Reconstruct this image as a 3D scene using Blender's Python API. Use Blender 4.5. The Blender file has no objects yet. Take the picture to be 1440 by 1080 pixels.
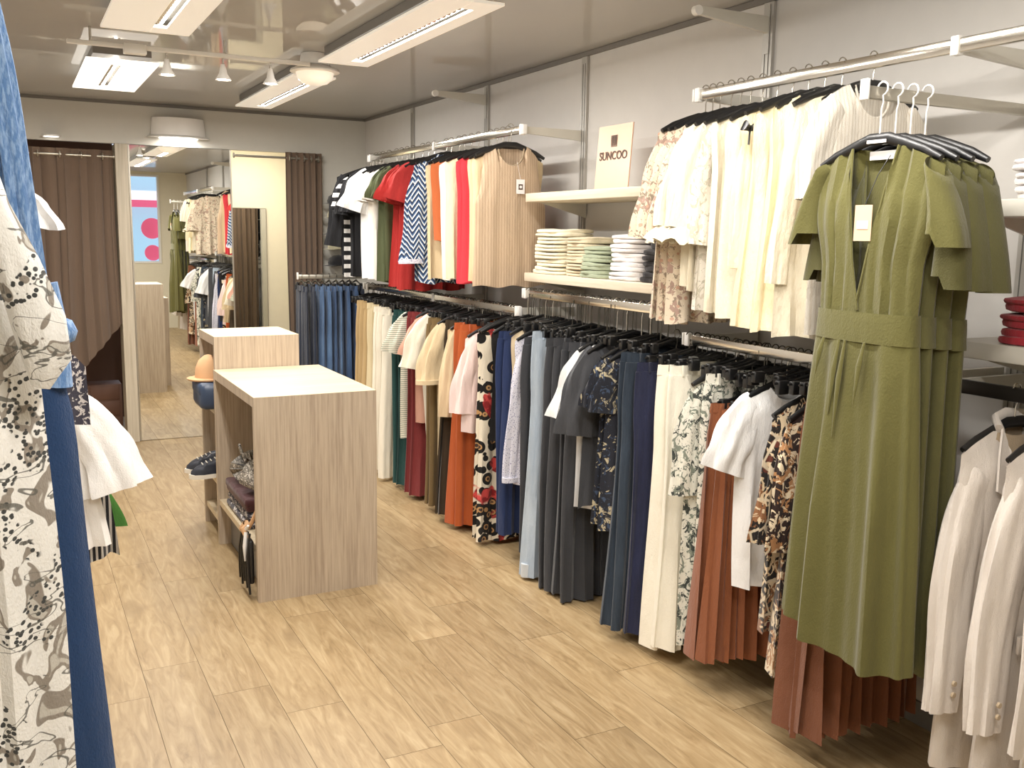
import bpy, bmesh, math, random
from mathutils import Vector, Matrix
PI = math.pi
sc = bpy.context.scene
col = sc.collection
sc.view_settings.view_transform = 'Standard'
sc.view_settings.look = 'None'
sc.view_settings.exposure = 0.03
sc.view_settings.gamma = 1.07

# ------------------------------------------------------------------ colour and materials
def lin(c):
    return c/12.92 if c <= 0.04045 else ((c+0.055)/1.055)**2.4
def rgb(h):
    if isinstance(h, tuple): return (h[0], h[1], h[2], 1)
    h = h.lstrip('#')
    c = [lin(int(h[i:i+2], 16)/255) for i in (0, 2, 4)]
    y = .2126*c[0]+.7152*c[1]+.0722*c[2]
    return tuple(y+(v-y)*.95 for v in c) + (1,)

class NT:
    def __init__(s, name):
        s.m = bpy.data.materials.new(name); s.m.use_nodes = True
        s.t = s.m.node_tree; s.t.nodes.clear()
        s.out = s.n('ShaderNodeOutputMaterial')
        s.b = s.n('ShaderNodeBsdfPrincipled')
        s.l(s.b.outputs[0], s.out.inputs[0])
        s.tc = s.n('ShaderNodeTexCoord')
        s.co = s.tc.outputs['Object']
    def n(s, ty, **k):
        x = s.t.nodes.new(ty)
        for a, v in k.items(): setattr(x, a, v)
        return x
    def l(s, a, b): s.t.links.new(a, b)
    def mapping(s, scale=(1, 1, 1), rot=(0, 0, 0), src=None):
        m = s.n('ShaderNodeMapping'); s.l(src or s.co, m.inputs[0])
        m.inputs['Scale'].default_value = scale; m.inputs['Rotation'].default_value = rot
        return m.outputs[0]
    def noise(s, scale, co=None, detail=3, rough=.5, dist=0):
        x = s.n('ShaderNodeTexNoise'); s.l(co or s.co, x.inputs['Vector'])
        x.inputs['Scale'].default_value = scale; x.inputs['Detail'].default_value = detail
        x.inputs['Roughness'].default_value = rough; x.inputs['Distortion'].default_value = dist
        return x.outputs['Fac']
    def voro(s, scale, co=None, feature='F1', out='Distance', rnd=1.0):
        x = s.n('ShaderNodeTexVoronoi', feature=feature); s.l(co or s.co, x.inputs['Vector'])
        x.inputs['Scale'].default_value = scale
        if 'Randomness' in x.inputs: x.inputs['Randomness'].default_value = rnd
        return x.outputs[out]
    def wave(s, scale, co=None, dirn='X', dist=0, detail=2, profile='SIN', dscale=1):
        x = s.n('ShaderNodeTexWave', bands_direction=dirn, wave_profile=profile); s.l(co or s.co, x.inputs['Vector'])
        x.inputs['Scale'].default_value = scale; x.inputs['Distortion'].default_value = dist
        x.inputs['Detail'].default_value = detail; x.inputs['Detail Scale'].default_value = dscale
        return x.outputs['Fac']
    def ramp(s, fac, stops, const=False):
        r = s.n('ShaderNodeValToRGB'); s.l(fac, r.inputs[0])
        if const: r.color_ramp.interpolation = 'CONSTANT'
        e = r.color_ramp.elements
        e[0].position, e[0].color = stops[0][0], rgb(stops[0][1])
        e[1].position, e[1].color = stops[1][0], rgb(stops[1][1])
        for p, c in stops[2:]:
            q = e.new(p); q.color = rgb(c)
        return r.outputs[0]
    def mix(s, fac, a, b, mode='MIX'):
        m = s.n('ShaderNodeMix', data_type='RGBA', blend_type=mode)
        for i, v in ((0, fac), (6, a), (7, b)):
            if isinstance(v, (int, float)): m.inputs[i].default_value = v
            elif isinstance(v, (str, tuple)): m.inputs[i].default_value = rgb(v)
            else: s.l(v, m.inputs[i])
        return m.outputs[2]
    def math(s, op, a, b=0.0):
        m = s.n('ShaderNodeMath', operation=op)
        for i, v in ((0, a), (1, b)):
            if isinstance(v, (int, float)): m.inputs[i].default_value = v
            else: s.l(v, m.inputs[i])
        return m.outputs[0]
    def base(s, c):
        if isinstance(c, (str, tuple)): s.b.inputs['Base Color'].default_value = rgb(c)
        else: s.l(c, s.b.inputs['Base Color'])
    def set(s, **k):
        for a, v in k.items(): s.b.inputs[a.replace('_', ' ')].default_value = v
    def bump(s, h, strength=.3, dist=.002):
        b = s.n('ShaderNodeBump'); b.inputs['Strength'].default_value = strength; b.inputs['Distance'].default_value = dist
        s.l(h, b.inputs['Height']); s.l(b.outputs[0], s.b.inputs['Normal'])

M = {}
def cloth(name, c, c2=None, rough=.9, weave=420, streak=0.0, vary=.12, pattern=None, wrinkle=.5):
    """woven cloth: base colour, slow tone variation, fine weave bump"""
    t = NT(name)
    base = pattern(t) if pattern else None
    n = t.noise(9, t.mapping((1, 1, .35)), 4, .6)
    if base is None:
        dark = tuple(v*(1-vary*2.2) for v in rgb(c)[:3])
        base = t.mix(n, dark, tuple(min(1, v*(1+vary*.4)) for v in rgb(c)[:3]))
        if c2: base = t.mix(t.ramp(t.noise(260, t.mapping((1, 1, .25)), 2), [(.42, (0, 0, 0)), (.62, (1, 1, 1))]), base, c2)
    else:
        base = t.mix(t.ramp(n, [(.3, (.82, .82, .82)), (.7, (1, 1, 1))]), (0, 0, 0), base)
    t.base(base); t.set(Roughness=rough)
    t.b.inputs['Sheen Weight'].default_value = .15
    t.b.inputs['Specular IOR Level'].default_value = .25
    w1 = t.noise(weave, t.mapping((1, 1, .6)), 2)
    w2 = t.noise(16, t.mapping((1, 1, .4)), 4, .6)
    t.bump(t.math('ADD', t.math('MULTIPLY', w1, .12), t.math('MULTIPLY', w2, wrinkle*1.5)), .7, .016)
    M[name] = t.m
    return t.m

def floral(bg, cols, scale=14, thr=.40, line=None, sm=1.0):
    def f(t):
        co = t.mapping((1, .35, .8))
        wob = t.mix(.06*sm, co, t.n('ShaderNodeTexNoise').outputs['Color'], 'MIX')
        d = t.voro(scale, wob); out = bg
        n = t.noise(scale*1.1, co, 3, .6, 1.2)
        out = t.mix(t.ramp(n, [(thr-.01, (1, 1, 1)), (thr+.01, (0, 0, 0))]), bg, cols[0])
        if len(cols) > 1:
            n2 = t.noise(scale*1.6, t.mapping((1, .3, .7), (0, .6, .3)), 3, .55, 1.8)
            out = t.mix(t.ramp(n2, [(thr-.01, (1, 1, 1)), (thr+.01, (0, 0, 0))]), out, cols[1])
        if len(cols) > 2:
            n3 = t.ramp(t.voro(scale*1.3, t.mapping((1, .3, 1), (0, 1.2, 0))), [(.20, (1, 1, 1)), (.23, (0, 0, 0))])
            out = t.mix(n3, out, cols[2])
        if line:
            e = t.voro(scale*.9, co, 'DISTANCE_TO_EDGE')
            out = t.mix(t.ramp(e, [(.03, (1, 1, 1)), (.05, (0, 0, 0))]), out, line)
        return out
    return f
def stripes(a, b, scale, dirn='Z', duty=.5, rot=(0, 0, 0)):
    def f(t):
        w = t.wave(scale, t.mapping((1, 1, 1), rot), dirn)
        return t.ramp(w, [(0, a), (duty, b)], True)
    return f
def zigzag(a, b, c):
    def f(t):
        w = t.wave(4.5, t.mapping((1, 0, 1)), 'X', 0, 0, 'TRI')
        sp = t.n('ShaderNodeSeparateXYZ'); t.l(t.co, sp.inputs[0])
        v = t.math('ADD', t.math('MULTIPLY', sp.outputs['Z'], 30), t.math('MULTIPLY', w, 1.6))
        v = t.math('FRACT', v)
        return t.ramp(v, [(0, a), (.38, b), (.72, c)], True)
    return f
def leopard(t):
    co = t.mapping((1, .4, 1))
    d = t.voro(17, co)
    ring = t.ramp(d, [(0, '#3b2a22'), (.16, '#b98a55'), (.26, '#15110f'), (.56, '#e9dcc3')], True)
    r = t.ramp(t.noise(7, t.mapping((1, .4, .8), (0, .5, 0)), 2, .5, .7), [(.57, (0, 0, 0)), (.59, (1, 1, 1))])
    red = t.ramp(t.noise(30, co, 2), [(.42, '#8e1b1d'), (.5, '#d94440')])
    return t.mix(r, ring, red)
def denim(c, c2):
    def f(t):
        n = t.noise(26, t.mapping((1, 1, .12)), 4, .7)
        fade = t.noise(4, t.mapping((1, 1, .5)), 2)
        return t.mix(t.ramp(t.math('MULTIPLY', t.math('ADD', n, fade), .5), [(.38, (0, 0, 0)), (.62, (1, 1, 1))]), c, c2)
    return f
def rib(c, c2, scale=26):
    def f(t):
        return t.ramp(t.wave(scale, t.mapping((1, 0, 0)), 'X'), [(0, c2), (.45, c)])
    return f

cloth('tan', '#b89a68'); cloth('tancream', '#d9c79d'); cloth('ivory', '#e8dfca', vary=.06); cloth('teal', '#1d4340')
cloth('wine', '#7c2b2b'); cloth('salmon', '#d9a38c'); cloth('bronze', '#77603a'); cloth('beige', '#dcc49a', vary=.08)
cloth('brownolive', '#3f3120'); cloth('orange', '#b8541f'); cloth('pinkwhite', '#efd5cd', vary=.05); cloth('blacktop', '#151313', vary=.05)
cloth('navy', '#1f2f58'); cloth('creamslim', '#e3cda6'); cloth('charcoal', '#3a3b3f'); cloth('charcoal2', '#46474b')
cloth('black', '#17171a', vary=.06); cloth('white', '#f1f0ee', vary=.04); cloth('offwhite', '#ece6dc', vary=.05)
cloth('rust', '#8d4f2c'); cloth('rustdark', '#7c4a30'); cloth('red', '#b92b28'); cloth('coral', '#d7333f'); cloth('terracotta', '#c4622f')
cloth('creamsheer', '#eadfc4', vary=.05, wrinkle=.9); cloth('creamyellow', '#ebdcb4', vary=.05, wrinkle=.9); cloth('olivegreen', '#4f5636')
cloth('jacket', '#d9cfc4', vary=.05, weave=700); cloth('jacketlining', '#b9a384'); cloth('jacketbeige', '#b5a68b', vary=.06)
cloth('olive', '#605c2c', vary=.10, weave=260, wrinkle=.3); cloth('oliveshaded', '#535029', vary=.1, wrinkle=.3)  # second tone is the same cloth, shade painted in for the dresses behind
cloth('blouseWhite', '#fbf7f1', vary=.03); cloth('chambray', '#5d86bd', '#86a6cf'); cloth('bluedeep', '#24406a', vary=.14)
cloth('curtain', '#6f5b4b', vary=.1, weave=900, wrinkle=.35); cloth('greenbit', '#4b8a35')
cloth('stripeBW', '', pattern=stripes('#141416', '#ece9e4', 5.2, 'Z', .52))
cloth('stripeFine', '', pattern=stripes('#8f9a85', '#e8e0cc', 26, 'Z', .42))
cloth('stripeBlackSkirt', '', pattern=stripes('#26262b', '#d8d3cc', 22, 'X', .6))
cloth('zig', '', pattern=zigzag('#1c2c4c', '#dfe4ea', '#3f6390'))
cloth('dotted', '', pattern=lambda t: t.mix(t.ramp(t.voro(120), [(.25, (1, 1, 1)), (.32, (0, 0, 0))]), '#dcdbe8', '#8f8fb0'))
cloth('leopard', '', pattern=leopard)
cloth('jeanblue', '', pattern=denim('#2b4468', '#57779f')); cloth('jeanmid', '', pattern=denim('#24385a', '#45638c'))
cloth('jeandark', '', pattern=denim('#171d2b', '#262f42')); cloth('jeanlight', '', pattern=denim('#93a4b8', '#b9c6d2'))
cloth('jeanpale', '#c9d0d6'); cloth('jeannavy', '', pattern=denim('#1e2733', '#333f4d')); cloth('navydark', '', pattern=denim('#15172b', '#252a48'))
cloth('jeanwhite', '#efe8d5', vary=.05)
cloth('floralDark', '', pattern=floral('#20222b', ['#b9ab8a', '#3b4a63'], 22, .40, None))
def floralbig_p(t):
    co = t.mapping((1, .3, .8))
    leaf = t.noise(24, co, 2, .4, 1.0); inner = t.noise(24, co, 2, .4, 1.0)
    out = t.mix(t.ramp(leaf, [(.42, (1, 1, 1)), (.43, (0, 0, 0))]), '#eeebe3', '#8f8578')
    out = t.mix(t.ramp(leaf, [(.36, (1, 1, 1)), (.37, (0, 0, 0))]), out, '#c3bdb0')
    msk = t.ramp(t.noise(11, t.mapping((1, .3, 1), (0, .7, 0)), 1, .4, .5), [(.56, (0, 0, 0)), (.57, (1, 1, 1))])
    dots = t.ramp(t.voro(150, t.mapping((1, 0, 1))), [(.36, (1, 1, 1)), (.42, (0, 0, 0))])
    out = t.mix(t.math('MULTIPLY', msk, dots), out, '#3a3b39')
    stem = t.ramp(t.noise(20, t.mapping((.6, .3, 1.2), (0, .5, 0)), 2, .4, 1.5), [(.40, (0, 0, 0)), (.405, (1, 1, 1)), (.425, (1, 1, 1)), (.43, (0, 0, 0))])
    return t.mix(t.math('MULTIPLY', stem, .9), out, '#5c5a52')
cloth('floralBW', '', pattern=floral('#e4e0d0', ['#3b403c', '#7f8677'], 26, .43))
cloth('floralBig', '', pattern=floralbig_p)
cloth('floralSheer', '', pattern=floral('#e8d6bb', ['#b49484', '#9a8a75', '#d7a98f'], 24, .41))
cloth('floralPale', '', pattern=floral('#eae2d2', ['#d4c8b4', '#c2bba6'], 22, .42))
cloth('printBrown', '', pattern=floral('#1d1714', ['#8c5c37', '#d6bd98', '#5b2a1c'], 15, .45, '#cdbb9e'))
cloth('printBrown2', '', pattern=floral('#2a1a14', ['#a97748', '#e0cba8'], 20, .45))
cloth('dotDark', '', pattern=floral('#3a3742', ['#cfc6c0'], 60, .45))
cloth('leafWhite', '', pattern=lambda t: t.mix(t.ramp(t.noise(9, t.mapping((1, .4, .6), (0, .9, 0)), 1), [(.62, (0, 0, 0)), (.64, (1, 1, 1))]), '#fbf7f1', '#8fb86e'))
cloth('ribVest', '', pattern=rib('#cbb091', '#b4977a', 22)); cloth('knitCream', '', pattern=rib('#efe6d6', '#ddd0bc', 24))
cloth('foldCream', '#ece3c6', vary=.06, weave=300); cloth('foldBeige', '#d9c9a8', vary=.08, weave=300); cloth('foldGreen', '#a3ad8f', vary=.08, weave=300)
cloth('foldWhite', '#efe9e6', vary=.05, weave=300); cloth('foldBlack', '#1e1a1c', vary=.1, weave=300); cloth('foldRed', '#a32430', vary=.1, weave=300)
cloth('capKhaki', '#a8a184'); cloth('scarfGrey', '', pattern=floral('#8f877a', ['#d8cfc2', '#5d564e'], 60, .47)); cloth('clutch', '#4b2428', rough=.6)

def simple(name, c, rough=.5, metal=0, emit=None, es=0, spec=.5, bumpn=0):
    t = NT(name)
    n = t.noise(14, None, 3)
    t.base(t.mix(n, tuple(v*.93 for v in rgb(c)[:3]), c)); t.set(Roughness=rough, Metallic=metal)
    t.b.inputs['Specular IOR Level'].default_value = spec
    if emit: t.b.inputs['Emission Color'].default_value = rgb(emit); t.b.inputs['Emission Strength'].default_value = es
    if bumpn: t.bump(t.noise(bumpn, None, 3), .2, .002)
    M[name] = t.m
simple('wall', '#cbc7c1', .75, bumpn=60)
simple('wallback', '#c8c5bb', .75, bumpn=60)
simple('wallcream', '#e6ddc3', .8)
simple('trim', '#6f6a63', .5)
simple('post', '#aeaaa2', .4, .3)
simple('slot', '#5e5b55', .6)
simple('chrome', '#d6d0c4', .16, 1.0)
simple('chromedull', '#b8b2a4', .3, .8)
simple('darkrail', '#2b2723', .35, .5)
simple('armpaint', '#cfcabd', .4)
simple('whiteplastic', '#efece6', .35)
simple('plastic', '#121213', .35)
simple('hookmetal', '#cfcabf', .22, 1.0)
simple('hookdark', '#5a564e', .3, .9)
simple('greyplastic', '#9b978f', .4)
simple('lamphousing', '#efe8db', .4, emit='#fff4e2', es=.35)
simple('lamphot', '#fff6e8', .4, emit='#fff8ec', es=1.3)
simple('tube', '#ffffff', .3, emit=(1, .96, .88), es=18)
simple('louvre', '#d9d6d0', .25, .6)
simple('spotglow', '#ffffff', .3, emit=(1, .93, .82), es=40)
simple('domeglass', '#e9dcc6', .3, emit=(1, .88, .7), es=.5)
simple('drumglow', '#ffffff', .3, emit=(1, .97, .88), es=3)
simple('tagcard', '#e7bf9b', .6)
simple('whitecard', '#f4f1ee', .6)
simple('ink', '#5a463c', .7)
simple('sole', '#e9e2d4', .5)
simple('shoe', '#1d2230', .5)
simple('bluebag', '#2c3e5a', .4)
simple('peachfelt', '#d9a878', .85, bumpn=200)
simple('blackleather', '#161517', .4)
simple('boxwood', '#5c3a28', .6)
simple('acrylic', '#f0c3a4', .25)
simple('streetblueglow', '#86b4cf', .7, emit='#a7cde4', es=.75)  # street backdrop colours emit, standing in for daylight outside the window
simple('streetpinkglow', '#e2557a', .6, emit='#e2557a', es=.6)
simple('streetwhiteglow', '#dfe6ee', .7, emit='#dfe6ee', es=.9)
t = NT('mirror'); t.base((.92, .93, .90)); t.set(Roughness=.0, Metallic=1.0); M['mirror'] = t.m
t = NT('glass'); t.base((1, 1, 1)); t.set(Roughness=0, IOR=1.02); t.b.inputs['Transmission Weight'].default_value = 1; M['glass'] = t.m
t = NT('ceilingfilm')
t.base(t.mix(t.noise(1.5), '#a5a29c', '#b0ada7')); t.set(Roughness=.6)
t.b.inputs['Coat Weight'].default_value = .55; t.b.inputs['Coat Roughness'].default_value = .03; t.b.inputs['Coat IOR'].default_value = 1.7
M['ceilingfilm'] = t.m
def woodmat(name, a, b, c, axis='Z', sc_=90, rough=.5):
    t = NT(name)
    s = {'Z': (1, 1, .035), 'Y': (1, .035, 1), 'X': (.035, 1, 1)}[axis]
    n = t.noise(sc_, t.mapping(s), 5, .65)
    n2 = t.noise(sc_*.25, t.mapping(s), 3, .6)
    cc = t.ramp(t.math('ADD', t.math('MULTIPLY', n, .65), t.math('MULTIPLY', n2, .35)), [(.36, a), (.5, b), (.64, c)])
    t.base(cc); t.set(Roughness=rough); t.bump(n, .15, .001)
    M[name] = t.m
woodmat('counterwood', '#a08d78', '#b5a28b', '#c3b199', 'Z', 110)
woodmat('counterwoodlit', '#bdab8b', '#c8b594', '#d2c1a2', 'X', 60, .38)  # paler than the sides: light from above put into the wood colour
woodmat('shelfwood', '#cbbba2', '#d8c9b0', '#e2d5be', 'Y', 70)
woodmat('columnwood', '#a89c86', '#b9ad97', '#c7bca6', 'Z', 60)
# floor planks: tone per plank comes from a face attribute
t = NT('planks')
at = t.n('ShaderNodeAttribute', attribute_name='tone')
tv = t.n('ShaderNodeVectorMath', operation='ADD'); t.l(t.co, tv.inputs[0])
sh = t.n('ShaderNodeVectorMath', operation='SCALE'); t.l(at.outputs['Vector'], sh.inputs[0]); sh.inputs['Scale'].default_value = 37
t.l(sh.outputs[0], tv.inputs[1])
g = t.noise(6.5, t.mapping((4.2, .55, 1), src=tv.outputs[0]), 6, .62, 1.4)
g2 = t.noise(60, t.mapping((2.4, .12, 1), src=tv.outputs[0]), 4, .6)
kn = t.noise(3.2, t.mapping((1.6, .8, 1), src=tv.outputs[0]), 3, .5)
cc = t.ramp(g, [(.28, '#8c7048'), (.45, '#a98c61'), (.60, '#bca176'), (.75, '#cdb48b')])
cc = t.mix(t.math('MULTIPLY', g2, .42), cc, '#a08a66')
cc = t.mix(t.ramp(kn, [(.22, (1, 1, 1)), (.36, (0, 0, 0))]), cc, '#957b55')
ton = t.ramp(at.outputs['Fac'], [(0, (.72, .705, .68)), (1, (.92, .91, .89))])
cc = t.mix(1.0, cc, ton, 'MULTIPLY')
t.base(cc); t.set(Roughness=.42); t.b.inputs['Specular IOR Level'].default_value = .4
t.bump(g2, .12, .001); M['planks'] = t.m
simple('groove', '#5f4a30', .8)

# ------------------------------------------------------------------ mesh helpers
def tag(o, label=None, cat=None, group=None, kind=None):
    if label: o['label'] = label
    if cat: o['category'] = cat
    if group: o['group'] = group
    if kind: o['kind'] = kind
    return o
def empty(name, loc=(0, 0, 0), rz=0):
    o = bpy.data.objects.new(name, None); o.empty_display_size = .05; col.objects.link(o)
    o.location = loc; o.rotation_euler = (0, 0, rz); return o
class MB:
    def __init__(s): s.v = []; s.f = []
    def add(s, vs, fs):
        k = len(s.v); s.v += [tuple(v) for v in vs]; s.f += [tuple(i+k for i in f) for f in fs]; return s
    def box(s, x0, x1, y0, y1, z0, z1, b=0.0):
        if b <= 0:
            vs = [(x, y, z) for z in (z0, z1) for x, y in ((x0, y0), (x1, y0), (x1, y1), (x0, y1))]
            return s.add(vs, [(3, 2, 1, 0), (4, 5, 6, 7), (0, 1, 5, 4), (1, 2, 6, 5), (2, 3, 7, 6), (3, 0, 4, 7)])
        bm = bmesh.new(); bmesh.ops.create_cube(bm, size=1)
        for v in bm.verts: v.co = Vector(((x0+x1)/2+v.co.x*(x1-x0), (y0+y1)/2+v.co.y*(y1-y0), (z0+z1)/2+v.co.z*(z1-z0)))
        bmesh.ops.bevel(bm, geom=bm.edges[:], offset=b, segments=2, affect='EDGES', profile=.5)
        bm.verts.index_update()
        s.add([v.co[:] for v in bm.verts], [[v.index for v in f.verts] for f in bm.faces]); bm.free(); return s
    def tube(s, pts, r, n=10, ry=None, caps=True, fold=None):
        pts = [Vector(p) for p in pts]
        rs = r if isinstance(r, (list, tuple)) else [r]*len(pts)
        rys = ry if isinstance(ry, (list, tuple)) else ([ry]*len(pts) if ry else rs)
        vs = []; fs = []
        up = Vector((0, 1, 0)); 
        for i, p in enumerate(pts):
            d = (pts[min(i+1, len(pts)-1)]-pts[max(i-1, 0)])
            if d.length < 1e-9: d = Vector((0, 0, 1))
            d.normalize()
            b = up - d*up.dot(d)
            if b.length < .05: b = Vector((1, 0, 0)) - d*d.x
            b.normalize(); a = d.cross(b)
            for k in range(n):
                th = 2*PI*k/n
                q = 1+(fold(th, i/(len(pts)-1)) if fold else 0)
                vs.append(p+a*math.cos(th)*rs[i]*q+b*math.sin(th)*rys[i]*q)
        for i in range(len(pts)-1):
            for k in range(n):
                fs.append((i*n+k, i*n+(k+1) % n, (i+1)*n+(k+1) % n, (i+1)*n+k))
        if caps: fs += [tuple(range(n-1, -1, -1)), tuple((len(pts)-1)*n+k for k in range(n))]
        return s.add(vs, fs)
    def lathe(s, prof, c=(0, 0, 0), n=28, axis='Z'):
        vs = []; fs = []
        for r, z in prof:
            for k in range(n):
                a = 2*PI*k/n; p = (r*math.cos(a), r*math.sin(a), z)
                if axis == 'Y': p = (p[0], p[2], p[1])
                if axis == 'X': p = (p[2], p[0], p[1])
                vs.append((c[0]+p[0], c[1]+p[1], c[2]+p[2]))
        for i in range(len(prof)-1):
            for k in range(n): fs.append((i*n+k, i*n+(k+1) % n, (i+1)*n+(k+1) % n, (i+1)*n+k))
        fs += [tuple(range(n-1, -1, -1)), tuple((len(prof)-1)*n+k for k in range(n))]
        return s.add(vs, fs)
    def build(s, name, mat, parent=None, smooth=True, loc=None, rz=0):
        me = bpy.data.meshes.new(name); me.from_pydata(s.v, [], s.f); me.update()
        bm = bmesh.new(); bm.from_mesh(me); bmesh.ops.recalc_face_normals(bm, faces=bm.faces[:]); bm.to_mesh(me); bm.free()
        if smooth:
            me.shade_smooth()
            me.set_sharp_from_angle(angle=math.radians(50))
        me.materials.append(M[mat] if isinstance(mat, str) else mat)
        o = bpy.data.objects.new(name, me); col.objects.link(o)
        if parent: o.parent = parent
        if loc: o.location = loc
        o.rotation_euler = (0, 0, rz)
        return o
def sheet(vs, nx, nz, fs_off=0):
    return [(i*(nx+1)+j, i*(nx+1)+j+1, (i+1)*(nx+1)+j+1, (i+1)*(nx+1)+j) for i in range(nz) for j in range(nx)]
def lerp_prof(prof, z):
    """prof: [(z, value)] with falling z"""
    if z >= prof[0][0]: return prof[0][1]
    for (z0, a), (z1, b) in zip(prof, prof[1:]):
        if z >= z1:
            t = (z0-z)/(z0-z1) if z0 != z1 else 0
            t = t*t*(3-2*t)*.5+t*.5
            return a+(b-a)*t
    return prof[-1][1]
def copy_tree(o, parent=None):
    c = o.copy(); col.objects.link(c)
    if parent: c.parent = parent
    for ch in list(o.children): copy_tree(ch, c)
    return c

# ------------------------------------------------------------------ the camera
f_, cx_, cy_ = 1349.1, 723.4, 536.7
ya, pi_, ro = math.radians(27.652), math.radians(8.667), math.radians(.9155)
CAM = Vector((0, 0, 1.6))
F = Vector((math.sin(ya)*math.cos(pi_), math.cos(ya)*math.cos(pi_), -math.sin(pi_)))
R_ = Vector((math.cos(ya), -math.sin(ya), 0)); U_ = R_.cross(F)
R = math.cos(ro)*R_+math.sin(ro)*U_; U = -math.sin(ro)*R_+math.cos(ro)*U_
cd = bpy.data.cameras.new('camera'); cam = bpy.data.objects.new('camera', cd); col.objects.link(cam)
cd.sensor_width = 36; cd.lens = f_/1440*36; cd.clip_start = .02
cd.shift_x = -(cx_-720)/1440; cd.shift_y = (cy_-540)/1440
m = Matrix((R, U, -F)).transposed().to_4x4(); m.translation = CAM
cam.matrix_world = m; sc.camera = cam

# ------------------------------------------------------------------ room shell
XL, XR, YB, YF, ZC = -.46, 2.62, 7.68, -1.3, 2.515
def struct(name, mb, mat, smooth=False): return tag(mb.build(name, mat, smooth=smooth), kind='structure')
# floor
random.seed(4)
pw = .1965; x0 = .344-5*pw
joints = {0: 3.9, 1: 4.4, 2: 3.1, 3: 3.62, 4: 3.34, 5: 3.56, 6: 3.25, 7: 3.02, 8: 2.606, 9: 3.95, 10: 3.37, 11: 2.45, 12: 3.2, 13: 2.8, 14: 3.6, 15: 2.9, 16: 3.3}
vs = []; fs = []; tones = []
g_ = .0009
for i in range(17):
    xa = max(x0+i*pw+g_, XL); xb = min(x0+(i+1)*pw-g_, XR)
    if xb <= xa: continue
    y = joints[i]-1.22*8
    while y < 9:
        a, b = max(y+g_, YF), min(y+1.22-g_, 8.95)
        if b > a:
            k = len(vs); vs += [(xa, a, 0), (xb, a, 0), (xb, b, 0), (xa, b, 0)]; fs.append((k, k+1, k+2, k+3)); tones.append(random.random())
        y += 1.22
me = bpy.data.meshes.new('floor'); me.from_pydata(vs, [], fs); 
att = me.attributes.new('tone', 'FLOAT', 'FACE'); att.data.foreach_set('value', tones)
me.materials.append(M['planks']); fo = bpy.data.objects.new('floor', me); col.objects.link(fo); tag(fo, kind='structure')
gb = MB().box(XL, XR, YF, 8.95, -.05, -.0012).build('floor_groove', 'groove', fo, False)
struct('ceiling', MB().box(XL, XR, YF, YB+.05, ZC, ZC+.05), 'ceilingfilm')
struct('wall_right', MB().box(XR, XR+.1, YF, YB+1.27, 0, ZC+.05), 'wall')
struct('wall_left', MB().box(XL-.1, XL, YF, YB+1.27, 0, ZC+.05), 'wall')
# front wall with shop window (behind the photographer, seen in the mirror)
wx0, wx1, wz0, wz1 = 1.70, 2.19, 1.06, 2.47
fw = MB().box(XL, wx0, YF-.1, YF, 0, ZC).box(wx1, XR, YF-.1, YF, 0, ZC).box(wx0, wx1, YF-.1, YF, 0, wz0).box(wx0, wx1, YF-.1, YF, wz1, ZC)
struct('wall_front', fw, 'wallcream')
wf = MB().box(wx0, wx0+.03, YF-.08, YF+.01, wz0, wz1).box(wx1-.03, wx1, YF-.08, YF+.01, wz0, wz1).box(wx0+.03, wx1-.03, YF-.08, YF+.01, wz0, wz0+.03).box(wx0+.03, wx1-.03, YF-.08, YF+.01, wz1-.03, wz1)
win = struct('window_1', wf, 'whiteplastic')
MB().box(wx0+.03, wx1-.03, YF-.05, YF-.044, wz0+.03, wz1-.03).build('pane', 'glass', win, False)
o = MB().box(.6, 3.4, -2.9, -2.8, 0, 2.0).box(.6, 3.4, -2.9, -2.82, 2.28, 3.4).build('shopfront', 'streetblueglow', smooth=False)
tag(o, 'pale blue facade across the street, seen through the shop window', 'building')
o = MB().box(.6, 3.4, -2.85, -2.45, 2.02, 2.10).box(.6, 3.4, -2.46, -2.44, 1.98, 2.10).build('awning', 'streetpinkglow', smooth=False)
tag(o, 'pink awning edge across the street, seen through the shop window', 'awning')
o = MB().box(.6, 3.4, -2.89, -2.84, 2.11, 2.27).build('fascia_board', 'streetwhiteglow', smooth=False)
tag(o, 'white fascia board above the pink awning across the street', 'sign')
for k, (zz, rr) in enumerate(((1.62, .17), (1.22, .13))):
    o = MB().lathe([(.001, -.02), (rr*.9, -.018), (rr, 0), (rr*.9, .018), (.001, .02)], (2.1, -1.62, zz), 24, 'Y').build('paper_decoration', 'streetpinkglow')
    tag(o, ['large upper', 'small lower'][k]+' pink paper disc hanging in the shop window', 'decoration')
# back wall, bulkhead, fitting rooms
struct('wall_back', MB().box(2.245, XR, YB, YB+.06, 0, ZC).box(XL, 2.245, YB, YB+.06, 2.215, ZC).box(.80, 1.545, YB+.02, YB+.06, 0, 2.215), 'wallback')
struct('trim_1', MB().box(XL, XR, YB-.012, YB-.001, ZC-.022, ZC-.002), 'trim')
struct('trim_2', MB().box(XR-.014, XR-.001, YF, YB-.013, ZC-.024, ZC-.002), 'trim')
struct('trim_3', MB().box(XL+.001, XL+.012, YF, YB-.013, ZC-.024, ZC-.002), 'trim')
cl = MB().box(.715, .80, YB-.025, YB+.19, 0, 2.214, .003).build('column', 'columnwood', smooth=False)
cl.name = 'trim_4'; tag(cl, kind='structure')
struct('wall_partition', MB().box(1.50, 1.545, YB+.061, YB+1.1, 0, 2.4), 'wallcream')
struct('wall_cubicle', MB().box(1.545, XR, YB+1.1, YB+1.16, 0, 2.4), 'wallcream')
struct('wall_cubicle_left', MB().box(XL, .80, YB+1.1, YB+1.16, 0, 2.4), 'boxwood')
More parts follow.
